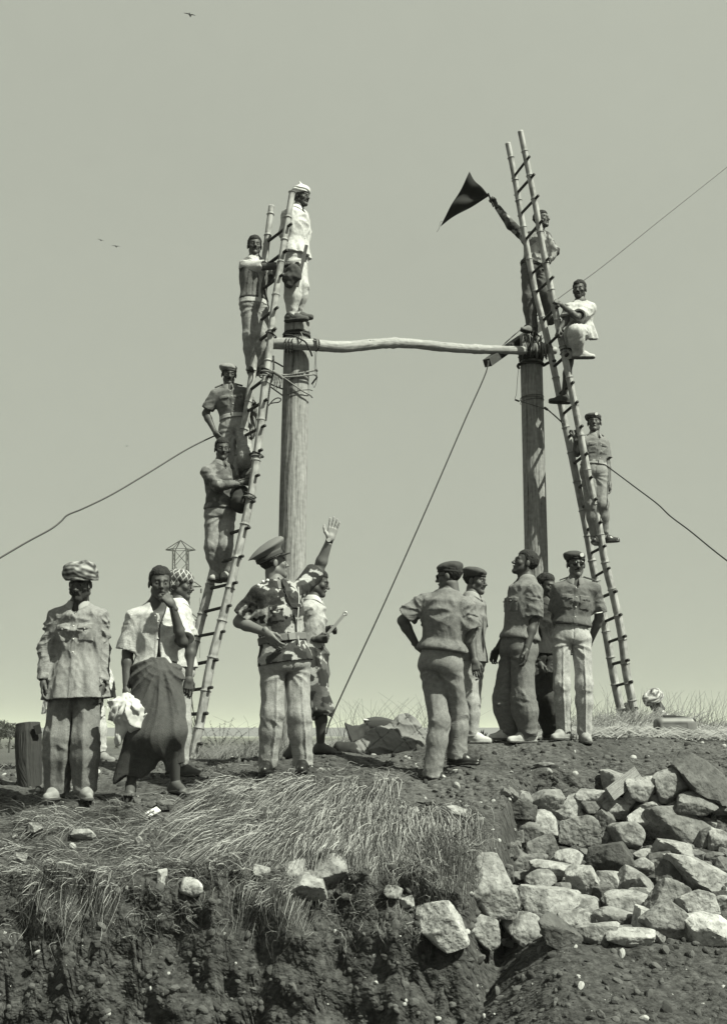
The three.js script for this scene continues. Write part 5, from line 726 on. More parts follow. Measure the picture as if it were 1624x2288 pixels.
{ // white bundle of cloth in the barefoot youth's hand: cloth gathered in the fist, falling in folds
  const k = at(282, 1560, 8.1), P = (u, v, d = 8.06) => at(u, v, d);
  const f0 = smooth([cone(k, P(290, 1592), .030, .085), cone(P(290, 1592), P(298, 1618), .085, .06), cone(P(286, 1600), P(264, 1656), .055, .022), cone(k, P(258, 1574), .03, .035), cone(P(258, 1574), P(262, 1600), .035, .05), cone(P(300, 1600), P(299, 1648), .05, .022), cone(k, P(318, 1568), .028, .010), cone(P(292, 1600), P(316, 1604), .06, .035)], .035);
  const f = (x, y, z) => { const d = f0(x, y, z); if (d > .06 || d < -.06) return d; const dx = x - k.x, dy = y - k.y, q = Math.atan2(dx, -dy), R = Math.hypot(dx, dy), n = noise(x * 9, y * 6, z * 9); return d + .004 - .026 * (.6 - Math.abs(Math.sin(q * 5.5 + 1.6 * n + z * 14))) * sstep(.02, .12, R) - .008 * Math.min(1, Math.abs(noise(x * 24, y * 13, z * 24)) * 3); };
  const lo = P(228, 1690, 8.3), hi = P(340, 1540, 7.85); solo('cloth_bundle', 'crumpled white cloth bundle hanging from the barefoot youth’s hand', 'bundle', nets(f, lo, hi, .007, (x, y, z) => .38 * (1 + .14 * noise(x * 12, y * 12, z * 12) + .1 * noise(x * 50, y * 50, z * 50))), MV, k.clone());
}
{ // steel bar held by the workman
  const a = at(726, 1424, 9.86), b = at(771, 1371, 9.86); const t = thing('steel_bar', 'short steel bar with a holed end, held in the workman’s hands', 'tool', a);
  part('shaft', bar(a.clone().lerp(b, -.15), b, .026, .010, V(0, 0, 1)), std(.30, .45, { metalness: .4 }), t); const n = b.clone().sub(a).normalize();
  part('eye', new THREE.TorusGeometry(.016, .007, 8, 16).translate(b.x, b.y, b.z), std(.35, .4, { metalness: .4 }), t);
}
{ // flag
  const A = at(1048, 386, 13.25), B = at(1092, 438, 13.3), C = at(984, 496, 13.45), t = thing('flag', 'dark three-cornered signal flag waved from the top of the right ladder', 'flag', B.clone());
  const N = 40, pos = [], idx = []; const pt = (i, j) => { const u = i / N, v = i ? j / i : 0; const p = B.clone().lerp(A.clone().lerp(C, v), u); const e = v * (1 - v) * u; p.z += .05 * Math.sin(u * 7 + v * 3) * u + .03 * Math.sin(v * 11) * u; const dd = A.clone().lerp(C, .5).sub(B).normalize(); p.addScaledVector(dd, -.10 * e * (1 + .25 * Math.sin(v * 8))); p.y += -.04 * Math.pow(v, 10) * u; return p; };
  for (let i = 0; i <= N; i++) for (let j = 0; j <= i; j++) { const p = pt(i, j); pos.push(p.x, p.y, p.z); } const id = (i, j) => i * (i + 1) / 2 + j; for (let i = 0; i < N; i++) for (let j = 0; j <= i; j++) { idx.push(id(i, j), id(i + 1, j), id(i + 1, j + 1)); if (j < i) idx.push(id(i, j), id(i + 1, j + 1), id(i, j + 1)); }
  const g = new THREE.BufferGeometry(); g.setAttribute('position', new THREE.Float32BufferAttribute(pos, 3)); g.setIndex(idx); g.computeVertexNormals(); part('cloth', g, std(.016, .95, { side: THREE.DoubleSide }), t);
  part('corner_string', sweep([C.clone().add(V(.02, .01, 0)), C, C.clone().add(V(-.02, -.09, 0)), C.clone().add(V(-.05, -.14, 0))], () => .004, 12, 5), std(.2), t);
  part('stick', rod(at(1102, 462, 13.28), at(1090, 432, 13.3), .011), MDARK, t);
}
{ // stick and bag by the white-turbaned man's legs
  const t = thing('wooden_stick', 'stout wooden stick held out by the man in the striped waistcoat', 'stick', at(675, 590, 11.72)); part('stick', bar(at(685, 548, 11.70), at(664, 640, 11.74), .035, .03, V(0, 0, 1)), std(.16, .9, { map: woodMap }), t);
  const c = at(650, 620, 11.74), f0 = smooth([cone(at(656, 606, 11.74), at(652, 620, 11.74), .085, .075), cone(at(642, 622, 11.74), at(646, 634, 11.74), .06, .055), cone(at(658, 606, 11.74), at(662, 618, 11.74), .06, .06)], .04), f = (x, y, z) => Math.max(f0(x, y, z) - .010 * noise(x * 20, y * 20, z * 20), -(y - at(650, 642, 11.74).y));
  const b = solo('canvas_bag', 'dark canvas tool bag hanging by the near rail near the top of the left ladder', 'bag', nets(f, c.clone().addScalar(-.22), c.clone().addScalar(.22), .009, (x, y, z) => .06 + .05 * Math.max(0, noise(x * 14, y * 14, z * 14))), MV, c);
  const b2 = at(538, 1112, 11.62), g2 = smooth([cone(at(538, 1100, 11.66), at(538, 1122, 11.62), .085, .12)], .04); solo('canvas_bag', 'black bag slung from the left ladder behind the lowest climber’s arm', 'bag', nets((x, y, z) => g2(x, y, z) - .01 * noise(x * 16, y * 16, z * 16), b2.clone().addScalar(-.28), b2.clone().addScalar(.28), .011, () => .03), MV, b2);
}
{ // stump
  const a = at(70, 1745, 9.3), b = at(64, 1616, 9.35); a.y -= .08; const t = thing('wooden_stump', 'dark upright sawn log stump behind the turbaned man, at the left edge', 'stump', a.clone());
  const g = sweep([a, a.clone().lerp(b, .45).add(V(-.005, 0, 0)), b], (s, q) => lerp(.090, .108, Math.sin(Math.min(1, s * 1.25) * 1.57)) * (1 - .10 * sstep(.85, 1, s)) * (1 + .05 * noise(Math.cos(q) * 3, s * 2, Math.sin(q) * 3)) - .006 * Math.max(0, noise(Math.cos(q) * 9, s * 1.5, Math.sin(q) * 9)), 60, 56, true);
  part('trunk', g, new THREE.MeshStandardMaterial({ color: col(.045), roughness: .85, map: woodMap, bumpMap: woodBump, bumpScale: .012 }), t);
  part('notch', bar(at(82, 1620, 9.24), at(88, 1640, 9.25), .03, .05), std(.012, .95), t); const sk = t.scale;
}
{ // tarpaulin heap
  const T = thing('tarpaulin', 'grey quilted cover thrown in a crumpled heap on the ground, seams crossing it', 'cover', at(880, 1690, 10.9));
  const q = [[800, 1674, 10.75], [850, 1660, 10.9], [905, 1640, 11.1], [935, 1662, 11.1], [870, 1680, 10.75], [925, 1684, 10.9], [818, 1684, 10.7], [948, 1672, 11.2]].map((p) => at(...p)); const f0 = smooth([cone(q[0], q[1], .05, .12), cone(q[1], q[2], .11, .16), cone(q[2], q[3], .15, .11), cone(q[6], q[4], .05, .10), cone(q[4], q[5], .10, .09), cone(q[3], q[7], .10, .08), cone(q[1], q[4], .12, .10)], .12);
  const f = (x, y, z) => { const sx = x * .8 + y * .6, sy = y * .9 - x * .7; const a = Math.abs(Math.sin(sx * 19)), b = Math.abs(Math.sin(sy * 17)); return f0(x, y, z) + .03 - .020 * Math.min(1, Math.min(a, b) / .10) - .030 * Math.pow(1 - Math.min(1, Math.abs(noise(x * 4 + y * 3, y * 5, z * 4)) * 2.2), 2) - .008 * Math.pow(1 - Math.min(1, Math.abs(noise(x * 13, y * 15 + x * 9, z * 13)) * 2.2), 2); };
  const lo = at(770, 1710, 10.9), hi = at(980, 1590, 10.9); lo.z -= .6; hi.z += .55; part('cover', nets(f, lo, hi, .010, (x, y, z) => .17 * (1 + .18 * noise(x * 8, y * 8, z * 8) + .12 * noise(x * 40, y * 40, z * 40))), MV, T);
  { const c = [[770, 1616, 11.15], [823, 1612, 11.3], [832, 1652, 11.0], [792, 1680, 10.72]].map((p) => at(...p)), N = 14, vp = [], vi = []; const n = c[1].clone().sub(c[0]).cross(c[3].clone().sub(c[0])).normalize();
    for (let k = 0; k < 2; k++) for (let a = 0; a <= N; a++) for (let b = 0; b <= N; b++) { const u = a / N, v = b / N, p = c[0].clone().lerp(c[1], u).lerp(c[3].clone().lerp(c[2], u), v); p.addScaledVector(n, (k ? -.012 : .012) + .05 * Math.sin(u * 3.1) * (1 - v) + .012 * noise(u * 5, v * 5, 2)); vp.push(p.x, p.y, p.z); }
    const M = (N + 1) * (N + 1), W1 = N + 1; for (let k = 0; k < 2; k++) for (let a = 0; a < N; a++) for (let b = 0; b < N; b++) { const q = k * M + a * W1 + b; k ? vi.push(q, q + 1, q + W1, q + 1, q + W1 + 1, q + W1) : vi.push(q, q + W1, q + 1, q + 1, q + W1, q + W1 + 1); }
    for (let a = 0; a < N; a++) for (const [p, q] of [[a, a + 1], [N * W1 + a, N * W1 + a + 1], [a * W1, (a + 1) * W1], [a * W1 + N, (a + 1) * W1 + N]]) vi.push(p, q, p + M, q, q + M, p + M);
    const g = new THREE.BufferGeometry(); g.setAttribute('position', new THREE.Float32BufferAttribute(vp, 3)); g.setIndex(vi); g.computeVertexNormals(); solo('leather_sheet', 'nearly black stiff sheet propped up beside the grey quilted cover', 'sheet', g, std(.014, .7, { side: THREE.DoubleSide }), c[3].clone()); 
    const d0 = at(770, 1680, 10.75), g0 = smooth([cone(at(762, 1676, 10.8), at(790, 1682, 10.75), .085, .10)], .06); solo('kit_bag', 'dark rolled bag on the ground between workman’s foot and black sheet', 'bag', nets((x, y, z) => g0(x, y, z) - .012 * noise(x * 14, y * 14, z * 14), d0.clone().addScalar(-.3), d0.clone().addScalar(.3), .010, () => .03), MV, d0); }
  const fold = (px, tone, w) => sweep(px.map((p) => at(...p)), (s) => w * Math.sin(Math.PI * clamp(s * .8 + .1)) + .008, 24, 10).scale(1, 1, 1); const C = thing('folded_canvas', 'dark canvas folds with pale edges, lying behind the quilted cover', 'canvas', at(860, 1630, 11.3));
  part('fold', fold([[815, 1612, 11.35], [850, 1617, 11.4], [910, 1628, 11.4]], 0, .06), std(.05), C); part('fold', fold([[818, 1622, 11.25], [860, 1628, 11.3], [902, 1632, 11.3]], 0, .075), std(.022), C); part('fold', fold([[826, 1640, 11.15], [850, 1636, 11.15], [890, 1634, 11.2]], 0, .05), std(.25), C); part('fold', fold([[832, 1648, 11.1], [860, 1642, 11.1], [885, 1636, 11.15]], 0, .04), std(.03), C); part('hem', sweep([[812, 1608, 11.33], [850, 1613, 11.36], [912, 1626, 11.38]].map((p) => at(...p)), () => .010, 20, 6), std(.5), C);
}
{ // metal can on the right
  const c = at(1507, 1624, 11.35), t = thing('metal_can', 'grey metal can with a dark carrying handle, lying in the grass on the right', 'can', c.clone());
  const w = .205, hh = .125, dz = .11; const f = (x, y, z) => { const X = Math.abs(x - c.x) - w + .06, Y = Math.abs(y - c.y + .03) - hh + .06, Z = Math.abs(z - c.z) - dz + .06; return Math.hypot(Math.max(X, 0), Math.max(Y, 0), Math.max(Z, 0)) + Math.min(Math.max(X, Y, Z), 0) - .06 + (Math.abs(x - c.x + .03) < .12 && Math.abs(y - c.y + .02) < .06 && z > c.z ? .005 : 0); };
  part('body', nets(f, c.clone().addScalar(-.33), c.clone().addScalar(.33), .010, (x, y, z) => .17 * (1 + .2 * noise(x * 12, y * 12, z * 12))), new THREE.MeshStandardMaterial({ vertexColors: true, roughness: .5 }), t);
  part('handle', sweep([at(1470, 1611, 11.3), at(1484, 1604, 11.3), at(1510, 1603, 11.3), at(1540, 1607, 11.3), at(1549, 1611, 11.3)], () => .018, 20, 8), MDARK, t); part('grip', rod(at(1482, 1603, 11.3), at(1508, 1602, 11.3), .023), MDARK, t); part('buckle', new THREE.SphereGeometry(.03, 8, 6).translate(...at(1548, 1611, 11.28).toArray()), MDARK, t);
}
{ // white notched card on the ground
  const s = new THREE.Shape([[-.055, -.03], [.055, -.03], [.055, .03], [-.055, .03]].map((p) => new THREE.Vector2(...p))), hN = new THREE.Path([[-.056, -.008], [-.056, .008], [.02, .008], [.02, -.008]].map((p) => new THREE.Vector2(...p)));
  const sh = new THREE.Shape([[-.055, -.032], [.055, -.032], [.055, .032], [-.055, .032], [-.055, .010], [.022, .010], [.022, -.008], [-.055, -.008]].map((p) => new THREE.Vector2(...p)));
  const c = hit(341, 1824); const g = new THREE.ExtrudeGeometry(sh, { depth: .006, bevelEnabled: false }).rotateX(-.9).rotateY(.5).rotateZ(.5).translate(c.x, c.y + .025, c.z + .02); solo('card_scrap', 'small white notched scrap lying on the straw below the barefoot youth', 'scrap', g, std(.62, .8), c);
}

// ---------------------------------------------------------------- stones
const stoneBump = tex(256, (u, v) => .5 + .35 * tileN(u, v, 40, 2, 4)), stoneMap = tex(512, (u, v) => clamp(.80 + .22 * tileN(u, v, 22, 6, 5) - (tileN(u, v, 60, 12, 2) > .5 ? .3 : 0), .2, 1));
const MSTONE = new THREE.MeshStandardMaterial({ vertexColors: true, roughness: .92, bumpMap: stoneBump, bumpScale: .010, map: stoneMap });
function stoneGeo(w, h, d, seed, round, tone) {
  const r = rng(seed * 77 + 5), g = new THREE.IcosahedronGeometry(1, 11), p = g.attributes.position, pl = [], v = V();
  const np = round ? 12 : 7 + Math.floor(r() * 4); for (let i = 0; i < np; i++) { const n = V(r() * 2 - 1, r() * 2 - 1, r() * 2 - 1).normalize(); pl.push([n, .60 + r() * .34]); }
  for (const n of [V(1, 0, 0), V(-1, 0, 0), V(0, 1, 0), V(0, -1, 0), V(0, 0, 1), V(0, 0, -1)]) { n.add(V(r() - .5, r() - .5, r() - .5).multiplyScalar(.7)).normalize(); pl.push([n, .80 + r() * .14]); }
  const kk = round ? 12 : 60; 
  for (let i = 0; i < p.count; i++) {
    v.fromBufferAttribute(p, i).normalize(); let s = 0; for (const [n, q] of pl) { const dt = v.dot(n); if (dt > .05) s += Math.pow(dt / q, kk); } let R = Math.pow(s, -1 / kk); R = Math.min(R, 1.35);
    R *= 1 + .035 * fbm(v.x * 3 + seed, v.y * 3, v.z * 3, 3) + .018 * noise(v.x * 11, v.y * 11 + seed, v.z * 11) + .012 * noise(v.x * 24, v.y * 24, v.z * 24 + seed);
    p.setXYZ(i, v.x * R * w / 2, v.y * R * h / 2, v.z * R * d / 2);
  }
  const q = boxUV(g, 2.2); q.deleteAttribute('normal'); q.computeVertexNormals(); // faceted at the finest step, rough like broken stone
  { // soften only slightly: average normals of coincident vertices that face alike
    const P = q.attributes.position, N = q.attributes.normal, map = new Map(); for (let i = 0; i < P.count; i++) { const k = Math.round(P.getX(i) * 2e4) + ',' + Math.round(P.getY(i) * 2e4) + ',' + Math.round(P.getZ(i) * 2e4); (map.get(k) || map.set(k, []).get(k)).push(i); }
    const src = N.array.slice(); for (const l of map.values()) for (const i of l) { let x = 0, y = 0, z = 0; for (const j of l) { const dt = src[i * 3] * src[j * 3] + src[i * 3 + 1] * src[j * 3 + 1] + src[i * 3 + 2] * src[j * 3 + 2]; if (dt > .8) { x += src[j * 3]; y += src[j * 3 + 1]; z += src[j * 3 + 2]; } } const m = Math.hypot(x, y, z) || 1; N.setXYZ(i, x / m, y / m, z / m); }
  }
  return paint(q, (x, y, z) => tone * .82 * (1 + .25 * fbm(x * 7 + seed, y * 7, z * 7, 3) + .16 * noise(x * 45, y * 45, z * 45) - (noise(x * 14 + 3, y * 14, z * 14 + seed) > .33 ? .28 : 0)));
}
function stone(u, v, w, h, tone, label, o = {}) {
  const lowPt = at(u, Math.min(2275, v + h * .42), 1), foot = onFace(hit(u, Math.min(2278, v + h * (o.lie || .40)))), d = -foot.z - (o.out || 0), c = at(u, v, d), m = d / F * 1.02, W0 = w * m * 1.19, H0 = h * m * 1.19;
  const g = stoneGeo(W0, H0, (o.dep || .85) * Math.min(Math.max(W0, H0), Math.min(W0, H0) * 1.6), o.seed || Math.round(u * 3 + v), o.round, tone); g.rotateZ(o.rz || 0); g.translate(c.x, c.y, c.z);
  return solo('rock', label, 'rock', g, MSTONE, c, o.group);
}
const RK = (x, y, w, h, t, l, o) => stone(1006.9 + .38 * x, 1656.5 + .38 * y, .38 * w, .38 * h, t, l, o);
const r1 = { round: 1 };
RK(1480, 225, 340, 190, .15, 'very large dark slab sloping down at the top right of the rock pile', { rz: -.50, dep: .8 });
RK(985, 245, 180, 125, .30, 'pale flat-faced block at the top of the pile, against the earth bank', { rz: -.05 });
RK(1125, 285, 140, 125, .34, 'pale broken lump just right of the leaning board', {});
RK(1285, 260, 180, 150, .27, 'grey wedge-shaped rock left of the big dark slab at the top', {});
RK(1208, 360, 100, 95, .36, 'round pale cobble below the wedge-shaped rock, left of its twin', r1);
RK(1290, 355, 84, 80, .36, 'small round pale cobble just right of a slightly bigger one', r1);
RK(1450, 375, 230, 150, .25, 'grey rock tucked behind the big diamond slab, under the dark slab', {});
RK(1585, 385, 110, 95, .34, 'pale rock at the right edge below the very large dark slab', {});
RK(430, 345, 90, 90, .28, 'small rough rock behind the rounded boulder at the pile’s top left', {});
RK(550, 350, 205, 125, .26, 'rounded mottled boulder at the top left of the rock pile', r1);
RK(390, 405, 190, 105, .13, 'dark flat slab under the rounded boulder at the pile’s left edge', { rz: -.2 });
RK(800, 340, 190, 100, .36, 'pale flat-topped rock in the back row, left of the board', {});
RK(695, 390, 175, 145, .38, 'pale lumpy rock right of the rounded boulder', r1);
RK(825, 390, 110, 70, .18, 'dark chunk below the pale flat-topped rock', {});
RK(950, 385, 190, 110, .30, 'jagged rock with a dark hollow in the middle of the back row', {});
RK(1050, 350, 105, 85, .36, 'small pale rock just below the foot of the leaning board', r1);
RK(1150, 405, 120, 80, .30, 'flat pale rock left of the two round cobbles', {});
RK(560, 485, 150, 140, .40, 'pale pitted stone between the dark slab and the smooth grey block', r1);
RK(440, 545, 150, 150, .20, 'grey block at the left edge of the pile, beneath the pitted stone', {});
RK(745, 545, 190, 165, .29, 'smooth squared grey block in the left middle of the pile', { rz: .05 });
RK(885, 460, 135, 120, .20, 'pitted dark-holed block right of and behind the squared grey block', {});
RK(1110, 455, 150, 120, .40, 'pale chunk behind the large oval boulder', {});
RK(1040, 560, 225, 175, .30, 'large oval boulder in the middle of the pile', { round: 1, rz: -.55 });
RK(1330, 490, 370, 215, .22, 'very big flat-faced diamond-shaped slab on the right of the pile', { rz: -.25, dep: .6 });
RK(1500, 580, 150, 110, .20, 'grey rock lying in shade under the big diamond slab', { rz: .4 });
RK(1520, 490, 90, 70, .30, 'small pale rock on the right shoulder of the big diamond slab', {});
RK(1585, 600, 130, 130, .38, 'pale rock at the right edge beside the big diamond slab', {});
RK(1310, 655, 210, 125, .34, 'pale blocky rock directly below the big diamond slab', {});
RK(540, 645, 165, 190, .25, 'thin upright three-cornered slab in the left of the pile', { dep: .45, rz: .2 });
RK(410, 700, 240, 115, .23, 'flat grey slab lying left of the upright three-cornered one', { rz: -.2, dep: .8 });
RK(700, 685, 175, 120, .38, 'pale crumbly rock below the smooth squared block', r1);
RK(940, 700, 245, 185, .11, 'big dark mossy block in the centre of the pile', { rz: -.06 });
RK(1150, 670, 150, 85, .36, 'pale rounded rock right of the dark mossy block, the upper of two', r1);
RK(1145, 740, 135, 105, .36, 'pale rounded rock right of the dark mossy block, the lower of two', r1);
RK(1255, 690, 145, 95, .14, 'dark rough rock above the smooth dark one, right of centre', {});
RK(1280, 800, 160, 160, .15, 'smooth dark upright rock right of centre', { dep: .7 });
RK(1470, 785, 330, 165, .36, 'long pale slab lying on the right side of the pile', { rz: -.25, dep: .7 });
for (const [x, y, w, h, l] of [[1450, 680, 110, 60, 'small dark stone on the right, left of its darker neighbour'], [1540, 690, 105, 75, 'small grey stone at the right, between dark stone and picture edge'], [1480, 735, 115, 55, 'flat small stone just above the long pale slab'], [1592, 735, 90, 110, 'grey stone at the right edge above the long slab’s end']]) RK(x, y, w, h, .20, l, {});
RK(205, 850, 245, 330, .33, 'tall leaning pale block at the left edge of the pile, beside the bank', { rz: .18, dep: .7 });
RK(330, 780, 95, 105, .20, 'small grey rock wedged right of the tall leaning block', {});
RK(400, 792, 115, 55, .20, 'thin dark flat stone under the flat grey slab', {});
RK(650, 775, 290, 100, .38, 'long pale flat-topped rock in the middle left', { rz: -.1 });
RK(530, 825, 180, 125, .30, 'mottled rounded rock right of the tall leaning block', r1);
RK(785, 835, 190, 185, .38, 'pale many-sided block in front of the dark mossy one', {});
RK(930, 830, 150, 115, .34, 'pale rock directly under the dark mossy block', {});
RK(1100, 850, 185, 130, .30, 'pointed rock left of the smooth dark upright one', { rz: -.5 });
RK(1150, 925, 200, 105, .28, 'grey flat-faced rock below the pointed one', {});
RK(380, 890, 115, 95, .36, 'pale rubble stone between the tall block and the mottled rock', r1);
RK(430, 950, 145, 110, .17, 'smooth dark slanting stone in the lower left', { rz: .6, dep: .5 });
RK(570, 965, 260, 185, .35, 'large pale faceted rock in the lower left of the pile', {});
RK(650, 888, 90, 90, .20, 'small dark rock behind the large pale faceted one', {});
RK(880, 905, 145, 115, .17, 'dark-sided wedge in front of the pale many-sided block', { rz: .3 });
RK(790, 975, 165, 110, .30, 'smooth oval stone in the lower middle', { round: 1, rz: -.3 });
RK(1050, 965, 270, 130, .30, 'broad grey rock with a flat top, lower right of centre', { rz: -.2 });
RK(1290, 960, 215, 200, .27, 'big upright grey slab in the lower right', { rz: -.5, dep: .5 });
RK(1440, 970, 235, 185, .42, 'large white flat rock beside the upright grey slab', {});
RK(1562, 960, 115, 110, .36, 'pale rock at the right edge beside the large white one', {});
RK(1130, 1060, 130, 150, .38, 'pale block under the broad grey flat-topped rock', {});
RK(970, 1045, 265, 115, .31, 'long ridged boulder near the bottom of the pile', { round: 1, rz: -.2 });
RK(1310, 1080, 290, 165, .30, 'big tilted grey slab in front at the lower right', { rz: -.55, dep: .55 });
RK(1510, 1105, 230, 165, .50, 'very bright white rock at the bottom right corner', {});
RK(322, 1060, 135, 165, .42, 'pale rounded rock at the bottom left of the pile', r1);
RK(430, 1105, 200, 190, .33, 'speckled pale rock near the bottom left of the pile', r1);
RK(640, 1125, 250, 140, .14, 'dark striped slab at the bottom of the pile', { rz: -.55, dep: .7 });
RK(705, 1050, 105, 90, .32, 'small grey rock behind the dark striped slab', {});
RK(785, 1040, 115, 80, .36, 'small pale pointed rock left of the long ridged boulder', { rz: .3 });
RK(860, 1130, 245, 105, .33, 'flat streaked rock at the bottom, right of the striped slab', {});
RK(1030, 1115, 125, 60, .22, 'small dark stone under the long ridged boulder', {});
RK(1080, 1165, 230, 85, .40, 'low pale rock at the very bottom, right of centre', r1);
RK(1210, 1140, 85, 90, .34, 'narrow pale rock at the bottom beside the big tilted slab', {});
RK(185, 1110, 145, 165, .36, 'pale rock at the bottom left, between bank and speckled rock', {});
RK(315, 1180, 85, 45, .45, 'small white stone at the very bottom of the pile’s left end', r1);
stone(982, 2066, 88, 88, .44, 'big pale block set in the foot of the earth bank, left of the pile');
// stones in and on the bank
stone(427, 1984, 46, 40, .44, 'pale five-sided stone stuck in the dark bank face, left of centre', { round: 1, out: .0 });
stone(361, 1966, 20, 42, .42, 'narrow upright pale stone left of the five-sided one', { out: .0 });
stone(686, 1984, 78, 56, .34, 'large broken pale stone in the middle of the bank', { out: .0 });
stone(736, 1944, 80, 58, .30, 'grey slanted rock resting on top of the large broken bank stone', { out: .0, rz: .4 });
stone(664, 1942, 62, 32, .34, 'flat pale rock on the bank edge left of the slanted one', { out: .0 });
stone(582, 1949, 32, 24, .36, 'small pale stone on the bank edge, left of the flat rock', { out: .0 });
stone(565, 1999, 32, 20, .34, 'little pale stone low in the bank under the edge', { out: .0 });
stone(190, 1864, 46, 22, .38, 'flat white stone on the straw below the turbaned man', { out: .03 });
stone(527, 1781, 42, 22, .22, 'squared grey stone in front of the officer’s feet', { out: .03 });
stone(312, 1881, 18, 20, .36, 'small pale stone on the straw, left of centre', { out: .03 });
stone(370, 1799, 30, 18, .18, 'low grey stone at the barefoot youth’s toes', { out: .03 });
stone(897, 1819, 16, 32, .36, 'narrow upright stone on the bank top, left of a bigger one', { out: .03 });
stone(921, 1820, 34, 30, .34, 'round pale stone on the bank top, beside a narrow upright one', { round: 1, out: .03 });
stone(1020, 1816, 48, 28, .36, 'flat white stone near the pile, on the grassy bank top', { rz: -.3, out: .03 });
stone(960, 1857, 42, 34, .38, 'pale jagged stone among the hanging straw', { out: .0 });
stone(1067, 1836, 24, 18, .34, 'small pale stone at the corner of the bank, by the pile', { out: .03 });
stone(955, 1794, 40, 14, .16, 'thin dark flat stone in front of the striding officer', { out: .02 });
stone(878, 1990, 36, 22, .32, 'small pale stone low in the bank, right of centre', { out: .0 });
stone(910, 2011, 28, 26, .40, 'small white stone at the foot of the bank, above the big block', { out: .0, rz: .5 });
stone(390, 2088, 18, 12, .40, 'tiny white stone at the bottom of the dark bank', { out: .0 });
stone(1215, 1708, 40, 10, .24, 'flat chip of stone on the bare earth before the man in overalls', { out: .02 });
stone(80, 1850, 30, 22, .30, 'grey stone at the far left of the straw', { out: .03 }); stone(40, 1920, 34, 26, .30, 'half-buried grey stone at the left edge of the bank', { out: .0 });
{ // leaning board
  const a = at(1360, 1776, 8.9), b = at(1423, 1727, 9.15); solo('wooden_board', 'narrow grey board leaning on the pale block at the top of the pile', 'board', bar(a, b, .11, .03, V(.3, .3, 1)), MWOOD, a);
}
{ // rubble packed between the rocks: stuff
  const r = rng(777), l = [], vs = []; for (let i = 0; i < 6; i++) { const g = stoneGeo(1, .75, .8, 900 + i, 0, .30); vs.push(g); }
  for (let i = 0; i < 210; i++) { const u = 1060 + r() * 600, v = 1775 + r() * 340; if (u < 1060 + Math.max(0, 1900 - v) * .35) continue; const p = hit(u, v), s = .05 + r() * r() * .13, g = vs[i % 6].clone().rotateX(r() * 6).rotateY(r() * 6).scale(s, s, s).translate(p.x, p.y + s * .2, p.z); l.push(g); }
  const m = shadow(new THREE.Mesh(mergeGeometries(l), MSTONE)); m.name = 'rubble'; m.userData = { kind: 'stuff', label: 'small broken rubble packed in the gaps of the rock pile', category: 'rubble' }; scene.add(m);
}
{ // weed beside the white shoes
  const r = rng(88), b0 = hit(1074, 1660), t = thing('weed', 'little dark weed sprouting beside the white-shoed soldier’s toes', 'weed', b0.clone()), leaf = [];
  for (let k = 0; k < 46; k++) { const a = r() * 6.28, e = .3 + r() * 1.1, L = .05 + r() * .09, A = V(Math.cos(a) * Math.cos(e), Math.sin(e), Math.sin(a) * Math.cos(e)).multiplyScalar(L), B = V(-Math.sin(a), 0, Math.cos(a)).multiplyScalar(.012), p = b0.clone(); for (const z of [p, p.clone().addScaledVector(A, .6).add(B), p.clone().add(A), p, p.clone().add(A), p.clone().addScaledVector(A, .6).sub(B)]) leaf.push(z.x, z.y, z.z); }
  const g = new THREE.BufferGeometry(); g.setAttribute('position', new THREE.Float32BufferAttribute(leaf, 3)); g.computeVertexNormals(); paint(g, () => .04); part('foliage', g, MSIDE, t).userData.kind = 'stuff';
}
{ // loose clods and chips: stuff
  const r = rng(501), g0 = new THREE.IcosahedronGeometry(1, 1), N = 17000, im = new THREE.InstancedMesh(g0, new THREE.MeshStandardMaterial({ roughness: 1 }), N), M = new THREE.Matrix4(), q = new THREE.Quaternion(), e = new THREE.Euler();
  const p = g0.attributes.position; for (let i = 0; i < p.count; i++) { const k = 1 + .3 * noise(p.getX(i) * 2 + 5, p.getY(i) * 2, p.getZ(i) * 2); p.setXYZ(i, p.getX(i) * k, p.getY(i) * k, p.getZ(i) * k); } g0.computeVertexNormals();
  for (let i = 0; i < N; i++) { let P; if (i < 9000) { const u = -20 + r() * 1664, v = (i % 3 ? 1850 + r() * 430 : 1690 + r() * 130); P = onFace(hit(u, v)); } else { const x = -3.4 + r() * 8, d = 5.4 + Math.pow(r(), .8) * 6.8; P = V(x, ground(x, d), -d); } const s = .0028 + Math.pow(r(), 7) * .019; e.set(r() * 6, r() * 6, r() * 6); M.compose(P.add(V(0, s * .2, 0)), q.setFromEuler(e), V(s * (1 + r()), s, s * (1 + r()))); im.setMatrixAt(i, M); im.setColorAt(i, col(r() < .05 ? .30 : .035 + r() * .08)); }
  shadow(im); im.name = 'loose_stones'; im.userData = { kind: 'stuff', label: 'clods and small chips of stone scattered over the earth', category: 'gravel' }; scene.add(im);
}

